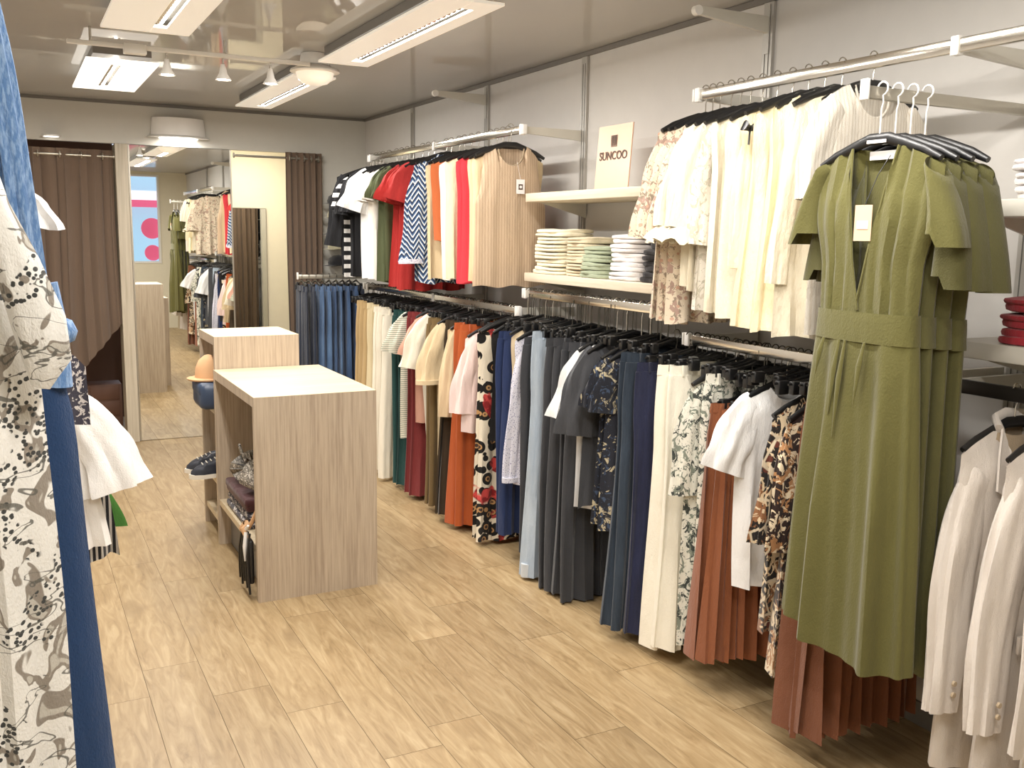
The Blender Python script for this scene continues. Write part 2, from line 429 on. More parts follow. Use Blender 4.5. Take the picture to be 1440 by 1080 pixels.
struct('ceiling_cubicle', MB().box(XL, XR, YB+.061, YB+1.16, 2.4, 2.44), 'wallcream')
struct('baseboard_back', MB().box(2.25, XR-.001, YB-.012, YB-.001, 0, .08), 'trim')
struct('baseboard_right', MB().box(XR-.012, XR-.001, YF, YB-.013, 0, .08), 'trim')
mr = empty('wall_mirror', (1.17, YB, 0)); tag(mr, 'tall mirror between the two fitting rooms reflecting the shop', 'mirror')
MB().box(-.365, .37, 0, .008, .004, 2.21).build('mirror_glass', 'mirror', mr, False)
MB().box(-.366, -.355, -.006, -.001, .004, 2.21).box(.362, .372, -.006, -.001, .004, 2.21).build('edge_strip', 'chromedull', mr, False)
mr = empty('cubicle_mirror', (1.88, YB+1.09, 0)); tag(mr, 'narrow mirror on the back wall inside the open fitting room', 'mirror')
MB().box(-.15, .17, -.01, 0, .25, 1.80).build('mirror_glass', 'mirror', mr, False)
MB().box(-.155, -.15, -.014, 0, .245, 1.805).box(.17, .175, -.014, 0, .245, 1.805).box(-.15, .17, -.014, 0, 1.8, 1.805).build('frame', 'chromedull', mr, False)

# wall panels seams: slotted posts on the right wall
POSTS = [6.62, 5.40, 4.27, 2.94, 1.80, .6]
for k, y in enumerate(POSTS):
    r = empty('slotted_upright', (XR-.001, y, 0))
    where = ['nearest the back wall', 'second from the back wall', 'left of the pink sign', 'behind the cream blouses', 'behind the olive dresses', 'nearest the shop front'][k]
    tag(r, 'grey slotted metal wall upright '+where, 'upright')
    MB().box(-.014, 0, -.026, .026, .085, ZC-.026).build('channel', 'post', r, False)
    s_ = MB()
    s_.box(-.0155, -.0142, -.012, -.009, .15, ZC-.06); s_.box(-.0155, -.0142, .009, .012, .15, ZC-.06)
    s_.build('slot_strip', 'slot', r, False)
# unused bracket arms high up
def arm(y, z, x_end, label, name='bracket_arm', h=.045, cap=True):
    r = empty(name, (XR-.016, y, z)); L = XR-.016-x_end
    tag(r, label, 'bracket')
    vs = [(-L, -.009, -.014), (-L, .009, -.014), (-L, .009, .016), (-L, -.009, .016), (0, -.009, -h), (0, .009, -h), (0, .009, .016), (0, -.009, .016)]
    MB().add(vs, [(0, 1, 2, 3), (4, 7, 6, 5), (0, 4, 5, 1), (3, 2, 6, 7), (0, 3, 7, 4), (1, 5, 6, 2)]).build('arm', 'armpaint', r, False)
    MB().box(-.004, .0, -.012, .012, -.12, .06).build('mounting_plate', 'post', r, False)
    if cap: MB().tube([(-L-.008, -.012, 0), (-L-.008, .012, 0)], .018, 12).build('end_cup', 'whiteplastic', r)
    return r
arm(5.40, 2.42, 2.28, 'empty white bracket arm high above the left rail')
arm(2.94, 2.42, 2.275, 'empty white bracket arm high above the floral blouses')
# rails
def rail(name, y0, y1, z, label, arms, mat='chrome', x=2.27, armmat=True, wall=XR):
    r = empty(name, (x, (y0+y1)/2, z)); L = (y1-y0)/2
    tag(r, label, 'clothes rail')
    MB().box(-.0075, .0075, -L, L, -.038, 0, .003).build('bar', mat, r)
    for yy in (-L-.004, L+.004): MB().box(-.012, .012, yy-.004, yy+.004, -.042, .004, .002).build('end_cap', 'whiteplastic', r)
    sgn = 1 if wall > x else -1
    for ay in arms:
        a = MB(); W = abs(wall-x)-.016
        q = ay-(y0+y1)/2
        a.add([(sgn*.008, q-.008, -.036), (sgn*.008, q+.008, -.036), (sgn*.008, q+.008, -.004), (sgn*.008, q-.008, -.004), (sgn*W, q-.008, -.055), (sgn*W, q+.008, -.055), (sgn*W, q+.008, -.004), (sgn*W, q-.008, -.004)],
              [(0, 1, 2, 3), (4, 7, 6, 5), (0, 4, 5, 1), (3, 2, 6, 7), (0, 3, 7, 4), (1, 5, 6, 2)])
        a.build('support_arm', 'armpaint', r, False)
        MB().box(-.013, .013, q-.012, q+.012, -.044, .006, .002).build('clamp', 'whiteplastic', r)
    return r
rail('clothes_rail', 4.27, 6.58, 2.135, 'chrome upper rail holding the red and white tops beside the back wall', [4.29, 5.40, 6.55])
rail('clothes_rail', .72, 2.93, 2.137, 'chrome upper rail holding the cream and floral blouses', [2.91, 1.82, .74])
rail('clothes_rail', 4.29, 6.70, 1.24, 'lower rail nearest the back wall packed with black hangers', [4.31, 5.40, 6.62])
rail('clothes_rail', 2.97, 4.24, 1.335, 'chrome lower rail under the shelves of folded sweaters', [4.22, 2.99])
rail('clothes_rail', 1.82, 2.93, 1.24, 'chrome lower rail under the cream blouses', [2.91, 1.84])
rail('clothes_rail', .70, 1.76, 1.235, 'dark lower rail holding the pale jackets', [1.74, .72], 'darkrail')
rail('clothes_rail', .85, 3.4, 2.135, 'upper rail along the left wall holding the blue and floral dresses', [.9, 3.35], 'chrome', -.12, wall=XL)
rail('clothes_rail', 2.2, 3.4, 1.235, 'lower rail along the left wall holding the white leaf blouse', [2.25, 3.35], 'chrome', -.12, wall=XL)
# face-out arms
def faceout(x0_, y, z, label, xw=XR-.016):
    r = empty('face_out_arm', (x0_, y, z)); L = xw-x0_
    tag(r, label, 'clothes rail')
    MB().box(0, L, -.008, .008, -.032, 0, .003).build('bar', 'chromedull', r)
    MB().box(-.010, 0, -.013, .013, -.036, .016, .003).build('end_stop', 'whiteplastic', r)
    MB().box(L-.006, L, -.02, .02, -.07, .04).build('mounting_plate', 'post', r, False)
    return r
faceout(1.925, 1.80, 1.985, 'straight metal arm holding the olive green dresses')
faceout(1.87, 7.02, 1.29, 'straight metal arm holding the row of blue jeans', XR)

# shelves
def shelf(y0, y1, z, label, x0s=2.28, th=.042, mat='shelfwood'):
    r = empty('wall_shelf', ((x0s+XR)/2, (y0+y1)/2, z))
    w = (XR-.03-x0s)/2+.007; L = (y1-y0)/2
    tag(r, label, 'shelf')
    MB().box(-w-.01, w-.008, -L, L, -th, 0, .003).build('board', mat, r)
    for s in (-1, 1):
        yy = s*(L-.03)
        MB().add([(-w+.05, yy-.004, -th), (-w+.05, yy+.004, -th), (w, yy+.004, -th), (w, yy-.004, -th), (w, yy+.004, -th-.07), (w, yy-.004, -th-.07)],
                 [(0, 1, 2, 3), (0, 3, 5), (1, 4, 2), (3, 2, 4, 5), (0, 5, 4, 1)]).build('bracket', 'armpaint', r, False)
    return r
shelf(2.97, 4.262, 1.806, 'upper pale wood shelf carrying the pink sign')
shelf(2.97, 4.262, 1.417, 'lower pale wood shelf carrying the folded sweaters')
shelf(.62, 1.77, 1.712, 'pale shelf at the right edge carrying folded white knitwear', 2.27, .045, 'armpaint')
shelf(.62, 1.77, 1.338, 'pale shelf at the right edge carrying folded red knitwear', 2.27, .045, 'armpaint')

# ------------------------------------------------------------------ display counters
def counter(x0c, x1c, y0c, y1c, H, label, shelves, th=.045):
    cxm, cym = (x0c+x1c)/2, (y0c+y1c)/2
    r = empty('display_counter', (cxm, cym, 0)); tag(r, label, 'counter')
    hx, hy = (x1c-x0c)/2, (y1c-y0c)/2
    MB().box(-hx, hx, -hy, hy, H-.002, H, .0008).build('top_surface', 'counterwoodlit', r, False)
    MB().box(-hx, hx, -hy+.03, hy-.03, H-th, H-.002).build('top_board', 'counterwood', r, False)
    MB().box(-hx, hx, -hy, -hy+.03, 0, H-.002).build('front_panel', 'counterwood', r, False)
    MB().box(-hx, hx, hy-.03, hy, 0, H-.002).build('rear_panel', 'counterwood', r, False)
    MB().box(hx-.02, hx, -hy+.03, hy-.03, 0, H-th).build('side_panel', 'counterwood', r, False)
    for z in shelves: MB().box(-hx+.008, hx-.02, -hy+.03, hy-.03, z-.03, z).build('shelf', 'counterwoodlit', r, False)
    MB().box(-hx+.06, -hx+.075, -hy+.03, hy-.03, 0, shelves[-1]-.03).build('plinth', 'trim', r, False)
    return r
counter(.875, 1.418, 4.035, 4.945, .907, 'near wood-effect display counter, the lower of the two', [.24])
counter(.885, 1.315, 4.95, 5.385, 1.072, 'far wood-effect display counter, the taller of the two', [.69, .32, .12])

# ------------------------------------------------------------------ ceiling lights
def area(name, loc, sx, sy, power, colr=(1, .96, .905), rot=(0, 0, 0), parent=None):
    ld = bpy.data.lights.new(name, 'AREA'); ld.shape = 'RECTANGLE'; ld.size = sx; ld.size_y = sy; ld.energy = power; ld.color = colr
    o = bpy.data.objects.new(name, ld); col.objects.link(o); o.location = loc; o.rotation_euler = rot
    return o
def fixture(x0f, x1f, y0f, y1f, label, power=27, tubeside=.62):
    zc = ZC-.075; cxm, cym = (x0f+x1f)/2, (y0f+y1f)/2; hx, hy = (x1f-x0f)/2, (y1f-y0f)/2
    r = empty('ceiling_light', (cxm, cym, zc)); tag(r, label, 'ceiling light')
    b = MB()
    # shallow tray that widens downwards, open slot with a tube
    tx = -hx+2*hx*tubeside; s = .028
    b.box(-hx, tx-s, -hy, hy, 0, .012, .002); b.box(tx+s, hx, -hy, hy, 0, .012, .002)
    b.box(tx-s, tx+s, -hy, -hy+.12, 0, .012); b.box(tx-s, tx+s, hy-.12, hy, 0, .012)
    b.build('tray', 'lamphot' if 'bright' in label else 'lamphousing', r, False)
    MB().box(-hx*.8, hx*.8, -hy*.97, hy*.97, .035, .073).build('housing', 'trim', r, False)
    MB().tube([(tx, -hy+.13, .02), (tx, hy-.13, .02)], .011, 12).build('tube', 'tube', r)
    lv = MB(); n = int((2*hy-.26)/.05)
    vs = []
    for i in range(2*n): yy = -hy+.13+i*.025; zz = .0 if i % 2 else .008; vs += [(tx-s, yy, zz), (tx-s*.45, yy, zz)]
    lv.add(vs, [(2*i, 2*i+2, 2*i+3, 2*i+1) for i in range(2*n-1)])
    lv.build('louvre', 'louvre', r, False)
    area('tube_light', (cxm+tx, cym, zc-.006), .05, 2*hy-.3, power)
    return r
fixture(1.42, 1.68, 3.33, 4.88, 'long ceiling light panel, centre top of the photo, near the right wall')
fixture(1.42, 1.66, 5.36, 6.88, 'long ceiling light panel behind the round ceiling lamp')
fixture(.39, .74, 5.42, 6.55, 'bright ceiling light panel directly below the left end of the spotlight track', 32, .45)
fixture(.39, .75, 3.35, 4.56, 'wide ceiling light panel cut by the top edge, left of the spotlights')
fixture(1.42, 1.66, 1.2, 2.7, 'ceiling light panel over the aisle close to the shop front, right side', 30)
fixture(.35, .70, 1.45, 2.6, 'added out-of-view fill light panel over the left rack near the entrance', 26, .45)  # unseen panel added to lift the white blouse, left rack and floor
fixture(.39, .66, -.6, .7, 'ceiling light panel over the shop entrance', 32)
# track with spots
tr = empty('spotlight_track', (.88, 4.96, 2.43)); tag(tr, 'slim white spotlight track crossing the ceiling', 'light track')
MB().box(-.60, .52, -.011, .011, 0, .02, .003).build('bar', 'whiteplastic', tr)
MB().box(-.36, -.26, -.024, .024, -.022, .024, .004).build('adapter_box', 'whiteplastic', tr)
MB().tube([(-.5, 0, .02), (-.5, 0, .084)], .006).tube([(.1, 0, .02), (.1, 0, .084)], .006).build('support_rod', 'hookmetal', tr)
def spotlamp(x, tilt, label, energy=20):
    r = empty('spotlight', (x, 4.96, 2.43)); tag(r, label, 'spotlight', 'spotlights on the track')
    MB().tube([(0, 0, -.001), (0, 0, -.055)], .005).build('stem', 'hookmetal', r)
    MB().lathe([(.010, -.03), (.016, -.055), (.020, -.075), (.036, -.098), (.038, -.104), (.030, -.100)], n=20).build('lamp_shade', 'whiteplastic', r)
    MB().lathe([(.001, -.104), (.026, -.102), (.029, -.099), (.001, -.097)], n=18).build('bulb', 'spotglow', r)
    ld = bpy.data.lights.new('spot', 'SPOT'); ld.energy = energy; ld.spot_size = math.radians(110); ld.spot_blend = .6; ld.shadow_soft_size = .03; ld.color = (1, .93, .84)
    o = bpy.data.objects.new('spot', ld); col.objects.link(o); o.location = (x, 4.96, 2.43-.115); o.rotation_euler = tilt
spotlamp(.71, (0, 0, 0), 'leftmost small white bell spotlight hanging from the track')
spotlamp(.97, (0, 0, 0), 'middle small white bell spotlight hanging from the track')
spotlamp(1.20, (0, 0, 0), 'small white bell spotlight nearest the round ceiling lamp')
tr2 = empty('spotlight_track', (.95, .95, 2.44)); tag(tr2, 'white spotlight track over the shop entrance', 'light track')
MB().box(-.5, .5, -.011, .011, 0, .02, .003).build('bar', 'whiteplastic', tr2)
MB().tube([(-.4, 0, .02), (-.4, 0, .074)], .006).tube([(.4, 0, .02), (.4, 0, .074)], .006).build('support_rod', 'hookmetal', tr2)
for xx, aim, lb in ((.70, (2.6, 2.6, 1.5), 'spotlight over the entrance aimed at the cream blouses'), (1.25, (2.6, 1.4, 1.4), 'spotlight over the entrance aimed at the olive dresses')):
    r = empty('spotlight', (xx, .95, 2.44)); tag(r, lb, 'spotlight')
    MB().tube([(0, 0, -.001), (0, 0, -.05)], .005).build('stem', 'hookmetal', r)
    MB().lathe([(.010, -.03), (.020, -.07), (.036, -.095), (.038, -.10), (.030, -.098)], n=20).build('lamp_shade', 'whiteplastic', r)
    ld = bpy.data.lights.new('spot', 'SPOT'); ld.energy = 15; ld.spot_size = math.radians(95); ld.spot_blend = .5; ld.shadow_soft_size = .02; ld.color = (1, .95, .88)
    o = bpy.data.objects.new('spot', ld); col.objects.link(o); o.location = (xx, .95, 2.32)
    o.rotation_euler = (Vector(aim)-Vector(o.location)).to_track_quat('-Z', 'Y').to_euler()
rl = empty('round_ceiling_lamp', (1.46, 5.08, ZC)); tag(rl, 'round ceiling lamp with a wide brim at the right end of the spotlight track', 'ceiling lamp')
MB().lathe([(.07, -.001), (.075, -.03), (.075, -.055), (.06, -.06)]).build('canopy', 'whiteplastic', rl)
MB().lathe([(.001, -.06), (.08, -.062), (.125, -.082), (.128, -.092), (.10, -.095), (.001, -.094)]).build('brim', 'whiteplastic', rl)
MB().lathe([(.098, -.096), (.09, -.125), (.065, -.148), (.03, -.158), (.001, -.16)]).build('glass_dome', 'domeglass', rl)
dl = empty('drum_wall_light', (1.16, YB-.006, 2.34)); tag(dl, 'half-round white light mounted on the bulkhead above the mirror', 'wall light')
def halfdrum(r0, r1, z0, z1, n=24):
    vs = []; fs = []
    for r_, z in ((r0, z0), (r1, z1)):
        for k in range(n+1):
            a = PI+PI*k/n; vs.append((r_*math.cos(a), r_*.62*math.sin(a), z))
    for k in range(n): fs.append((k, k+1, n+2+k, n+1+k))
    fs.append(tuple(range(n+1))); fs.append(tuple(range(2*n+1, n, -1))); return vs, fs
MB().add(*halfdrum(.195, .185, -.05, .075)).build('drum', 'whiteplastic', dl)
MB().add(*halfdrum(.225, .20, -.066, -.051)).build('brim', 'whiteplastic', dl)
MB().add(*halfdrum(.13, .14, -.074, -.067)).build('diffuser', 'drumglow', dl)
area('drum_area', (1.16, YB-.08, 2.262), .2, .1, 3)
dn = empty('downlight', (.30, YB-.10, ZC)); 
dn.location = (.30, YB-.062, 2.245); tag(dn, 'small round light on the bulkhead edge above the closed curtain', 'downlight')
MB().lathe([(.06, -.012), (.06, -.001), (.045, -.001)]).build('ring', 'whiteplastic', dn)
MB().lathe([(.001, -.014), (.05, -.013), (.05, -.012), (.001, -.012)]).build('lens', 'drumglow', dn)
dn2 = copy_tree(dn); dn2.location = (1.85, YB+.5, 2.40); dn2['label'] = 'small round downlight inside the open fitting room'
area('cubicle_light', (1.85, YB+.5, 2.37), .3, .3, 14, (1, .93, .8))
# cubicle interior fill comes from its own downlight

# ------------------------------------------------------------------ garments
def body(seed, L, W, D, neck=.07, scoopf=.06, scoopb=.015, slope=.05, vneck=False, fold=.5, freq=4, sway=0., nx=30, nz=34, hemwave=.006, strap=None, flat=False):
    """front and back panels hanging from z=0 (neck) to z=-L. W,D: [(z, half width / half depth)]"""
    rnd = random.Random(seed); p = [rnd.uniform(0, 6.28) for _ in range(8)]; q = [rnd.uniform(.75, 1.25) for _ in range(6)]
    mb = MB(); W0 = W[0][1]
    for s in (-1, 1):
        vs = []
        for i in range(nz+1):
            v = (i/nz)**1.15
            for j in range(nx+1):
                u = -1+2*j/nx
                ax = abs(u)*W0
                if flat: zt = 0
                else:
                    if ax <= neck:
                        k = ax/neck; sc_ = scoopf if s < 0 else scoopb
                        zt = -sc_*(1-k if (vneck and s < 0) else math.sqrt(max(0, 1-k*k)))
                    else: zt = -slope*((ax-neck)/(W0-neck+1e-6))**1.25
                zh = -L+hemwave*math.sin(freq*2.1*u+p[0])
                z = zt+(zh-zt)*v
                w = lerp_prof(W, z); d = lerp_prof(D, z)
                x = u*w+sway*math.sin(min(1, v)*2.2+p[1])*v
                dep = d*max(0, 1-u*u)**.45
                if not flat and ax > neck*.9: dep *= min(1, .15+v*9)
                amp = fold*d*(.25+.95*v)
                fo_ = math.sin(freq*q[0]*PI*u*.9+p[2]+1.3*v)*.55+math.sin(freq*1.9*q[1]*PI*u+p[3]-v)*.30+math.sin(freq*3.4*q[2]*u+p[4])*.15
                fo2 = math.sin(freq*1.2*PI*u+p[5]+s*2+v*2)*.35*(1-u*u)
                vs.append((x, s*dep+amp*(fo_+fo2), z))
        mb.add(vs, sheet(vs, nx, nz))
    return mb
def sleeve(side, x0s, z0s, L, r0, r1, seed=0, out=.03, ry=.5, puff=0, tilt=0, n=14, steps=16):
    rnd = random.Random(seed*7+side); ph = rnd.uniform(0, 6)
    pts = []; rs = []
    P0, P1, P2 = (x0s-.05, z0s-.028), (x0s+out*.30+.004, z0s-.05-L*.16), (x0s+out*1.05, z0s-L)
    for i in range(steps+1):
        v = i/steps
        bx = (1-v)**2*P0[0]+2*v*(1-v)*P1[0]+v*v*P2[0]; bz = (1-v)**2*P0[1]+2*v*(1-v)*P1[1]+v*v*P2[1]
        pts.append((side*(bx-.010*math.sin(v*3)*(L > .4)), tilt*v*v+.006*math.sin(v*5+ph), bz))
        rr = r0*(.72+.28*min(1, v*2.2))+(r1-r0)*v+puff*math.sin(PI*min(1, v*1.02))
        rs.append(rr)
    f1 = rnd.choice((5, 6, 7))
    mb = MB().tube(pts, rs, 40, [r*ry*(.8 if i else .45) for i, r in enumerate(rs)], False, lambda th, v: (.13*math.sin(f1*th+ph+v*2.5)+.07*math.sin(11*th-v*5+ph)+.05*math.sin(2*th+14*v+ph))*(.25+v))
    return mb
def ruffle(side, xc, z, r, seed, h=.05):
    mb = MB(); n = 48; vs = []
    for i, (rr, zz) in enumerate(((r*.8, 0), (r*1.15, -h*.5), (r*1.35, -h))):
        for k in range(n):
            a = 2*PI*k/n; w = 1+.16*i*.5*math.sin(9*a+seed)
            vs.append((side*xc+rr*w*math.cos(a), rr*.55*w*math.sin(a), z+zz+.006*i*math.sin(7*a)))
    return mb.add(vs, [(i*n+k, i*n+(k+1) % n, (i+1)*n+(k+1) % n, (i+1)*n+k) for i in range(2) for k in range(n)])
def legs(seed, L, w, hemw, d=.024, crotch=.27, n=44, steps=26, creases=.6):
    rnd = random.Random(seed); mb = MB()
    for s in (-1, 1):
        ph = rnd.uniform(0, 6); vs = []
        for i in range(steps+1):
            v = i/steps; z = -.035-(L-.035)*v
            t = min(1, v*L/crotch); hw = w/2*(1+.06*math.sin(PI*t*.8)) if v*L < crotch else w/2*(1.03)+(hemw/2-w/2*1.03)*((v*L-crotch)/(L-crotch))
            cxl = s*(w/2+.003+.5*max(0, hw-w/2)) + .008*math.sin(v*4+ph)
            dd = d*(.8+.5*v)
            for k in range(n):
                a = 2*PI*k/n; ca, sa = math.cos(a), math.sin(a)
                q = 1+.09*math.sin(3*a+ph+2*v)*(.4+v)
                yy = dd*sa*abs(sa)**.2*q+creases*dd*(math.sin(6*ca+ph+v*1.5)*.6+math.sin(13*ca+2*ph+v)*.4)*(.25+v)
                vs.append((cxl+hw*ca, yy, z))
        fs = [(i*n+k, i*n+(k+1) % n, (i+1)*n+(k+1) % n, (i+1)*n+k) for i in range(steps) for k in range(n)]
        fs += [tuple(range(n-1, -1, -1)), tuple(steps*n+k for k in range(n))]
        mb.add(vs, fs)
    return mb
def waistband(w, d=.02, h=.038, z=0):
    n = 32; vs = []
    for r_, zz in ((1, z), (1.02, z-h)):
        for k in range(n):
            a = 2*PI*k/n; vs.append((w*r_*math.cos(a), d*math.sin(a)*abs(math.sin(a))**.2, zz))
    return MB().add(vs, [(k, (k+1) % n, n+(k+1) % n, n+k) for k in range(n)])

# hangers -----------------------------------------------------------------
def hook_mb(drop, r=.0022):
    pts = [(0, 0, -drop)]
    pts += [(0, 0, -.06), (.004, 0, -.045)] if drop > .07 else [(.003, 0, -.045)]
    for k in range(9):
        a = -PI*.45+PI*1.35*k/8
        pts.append((.017*math.cos(a)-.001, 0, -.012+.017*math.sin(a)))
    return MB().tube(pts, r, 7)
def hanger_shoulder(drop, w=.19, mat='plastic', hm='hookmetal', thick=.008):
    r = empty('clothes_hanger', (0, 0, 0))
    pts = [(-w, 0, -drop-.058), (-w*.75, 0, -drop-.036), (-w*.4, 0, -drop-.014), (-.03, 0, -drop), (.03, 0, -drop), (w*.4, 0, -drop-.014), (w*.75, 0, -drop-.036), (w, 0, -drop-.058)]
    MB().tube(pts, [.008, .012, .014, .015, .015, .014, .012, .008], 8, thick).build('shoulder_bar', mat, r)
    hook_mb(drop).build('hook', hm, r)
    return r
def hanger_clip(drop, w=.145, mat='plastic', hm='hookdark'):
    r = empty('clip_hanger', (0, 0, 0))
    MB().tube([(-w, 0, -drop+.004), (-w*.5, 0, -drop+.012), (0, 0, -drop+.03), (w*.5, 0, -drop+.012), (w, 0, -drop+.004)], [.004, .006, .008, .006, .004], 8, .004).build('bar', mat, r)
    for s in (-1, 1): MB().box(s*(w-.03)-.018, s*(w-.03)+.018, -.011, .011, -drop-.032, -drop+.014, .003).build('clip', mat, r)
    hook_mb(drop-.02).build('hook', hm, r)
    return r
HPROTO = {}
hcount = {}
def hang(kind, drop, x, y, z, rz, label, group, mat='plastic', hm=None):
    key = (kind, round(drop, 3), mat, hm)
    hm = hm or ('hookmetal' if kind == 's' else 'hookdark')
    if key not in HPROTO:
        o = hanger_shoulder(drop, mat=mat, hm=hm) if kind == 's' else hanger_clip(drop, mat=mat, hm=hm)
        HPROTO[key] = o
    else: o = copy_tree(HPROTO[key])
    o.location = (x, y, z+.006); o.rotation_euler = (0, 0, rz)
    tag(o, label, 'hanger', group)
    hcount[group] = hcount.get(group, 0)+1
    return o

SEED = [10]
def garment(kind, x, y, ztop, zhem, mat, label, cat, rz=0, w=.20, hw=None, group=None, name=None, sl=None, slmat=None, depth=.024, **k):
    """kind: top / dress / skirt / trousers.  sl = (length, r0, r1, out) of the sleeves"""
    SEED[0] += 1; sd = SEED[0]; L = ztop-zhem; rnd = random.Random(sd)
    r = empty(name or kind, (x, y, ztop), rz+rnd.uniform(-.05, .05)); tag(r, label, cat, group)
    hw = hw or w
    if kind == 'trousers':
        legs(sd, L, w, hw, depth).build('legs', mat, r)
        waistband(w, depth*.8).build('waistband', k.get('band', mat), r)
        if k.get('turnup'):
            for sgn in (-1, 1):
                cxx = sgn*(w/2+.003+.5*max(0, hw/2-w/2)+.002); MB().tube([(cxx, 0, -L+.06), (cxx, 0, -L-.003)], hw/2+.006, 28, depth*1.45, True).build('turned_hem', k['turnup'], r)
        if k.get('detail', True):
            lp = MB()
            for xx in (-.75*w, -.3*w, .3*w, .75*w): lp.box(xx-.004, xx+.004, -depth*.75-.004, -depth*.55, -.038, .001)
            lp.build('belt_loop', k.get('band', mat), r, False)
    elif kind == 'skirt':
        body(sd, L, [(0, w), (-.12, w*1.08), (-L, hw)], [(0, depth*.6), (-L, depth*1.25)], flat=True, fold=k.get('fold', .8), freq=k.get('freq', 6), nx=44).build('panel', mat, r)
        waistband(w*1.01, depth*.66, .032).build('waistband', k.get('band', mat), r)
    else:
        Wp = k.get('W') or [(0, w), (-.10, w*1.02), (-.22, w*.97), (-L, hw)]
        body(sd, L, Wp, k.get('D') or [(0, depth*.9), (-.2, depth), (-L, depth*1.15)], k.get('neck', .075), k.get('scoop', .07), .015, .062, k.get('v', False), k.get('fold', .75), k.get('freq', 3.6), k.get('sway', .01)).build('body', mat, r)
        if sl:
            for s in (-1, 1):
                sv = sleeve(s, w-.025, -.035, sl[0], sl[1], sl[2], sd, sl[3] if len(sl) > 3 else .05, k.get('sry', .5), k.get('puff', 0)).build('sleeve', slmat or mat, r)
                if k.get('ruff'): ruffle(s, w-.025+(sl[3] if len(sl) > 3 else .05)*1.12, -.035-sl[0]+.01, sl[2], sd).build('ruffle_cuff', slmat or mat, sv)
                elif k.get('cuff'):
                    xo = s*(w-.025+(sl[3])*1.12); MB().tube([(xo, 0, -.035-sl[0]+.022), (xo, 0, -.037-sl[0])], sl[2]*1.06, 14, sl[2]*.54).build('cuff', k['cuff'], sv)
        if k.get('collar'):
            MB().tube([(-.07, .004, -.004), (-.055, -depth*.6, -.02), (-.02, -depth, -.05), (0, -depth*1.1, -.075)], .012, 8, .006).tube([(.07, .004, -.004), (.055, -depth*.6, -.02), (.02, -depth, -.05), (0, -depth*1.1, -.075)], .012, 8, .006).build('collar', slmat or mat, r)
        elif k.get('neckband', True) and not k.get('v'):
            pts = []
            for i in range(13):
                u = -1+i/6; pts.append((u*.075, -depth*.55*math.sqrt(max(0, 1-u*u))-.001, -k.get('scoop', .07)*math.sqrt(max(0, 1-u*u))))
            MB().tube(pts, .005, 6, .003).build('neckband', k.get('bandmat', mat), r)
    return r

XRL = 2.27
# rows: kind, [Y...], ztop, zhem, w, hemw, mat, label, cat, name, opts
def row(items, railz, side='right', x=XRL, hangrp=''):
    for it in items:
        kind, ys, zt, zh, w, hw, mat, label, cat, name, opt = it
        opt = dict(opt)
        for i, y in enumerate(ys):
            g_ = None
            if len(ys) > 1: g_ = opt.get('g', label)
            o2 = {a: b for a, b in opt.items() if a not in ('g', 'hm')}
            tz = zt+random.Random(y).uniform(-.008, .008)
            garment(kind, x, y, tz, zh+random.Random(y*3).uniform(-.012, .012), mat, label, cat, 0, w, hw, g_, name, **o2)
            if kind in ('trousers', 'skirt'): hang('c', round((railz-zt)/.04)*.04 if False else railz-zt, x, y, railz, 0, 'black clip hanger '+hangrp, 'clip hangers '+hangrp)
            else: hang('s', railz-zt-.003, x, y, railz, 0, 'black shoulder hanger '+hangrp, 'shoulder hangers '+hangrp)

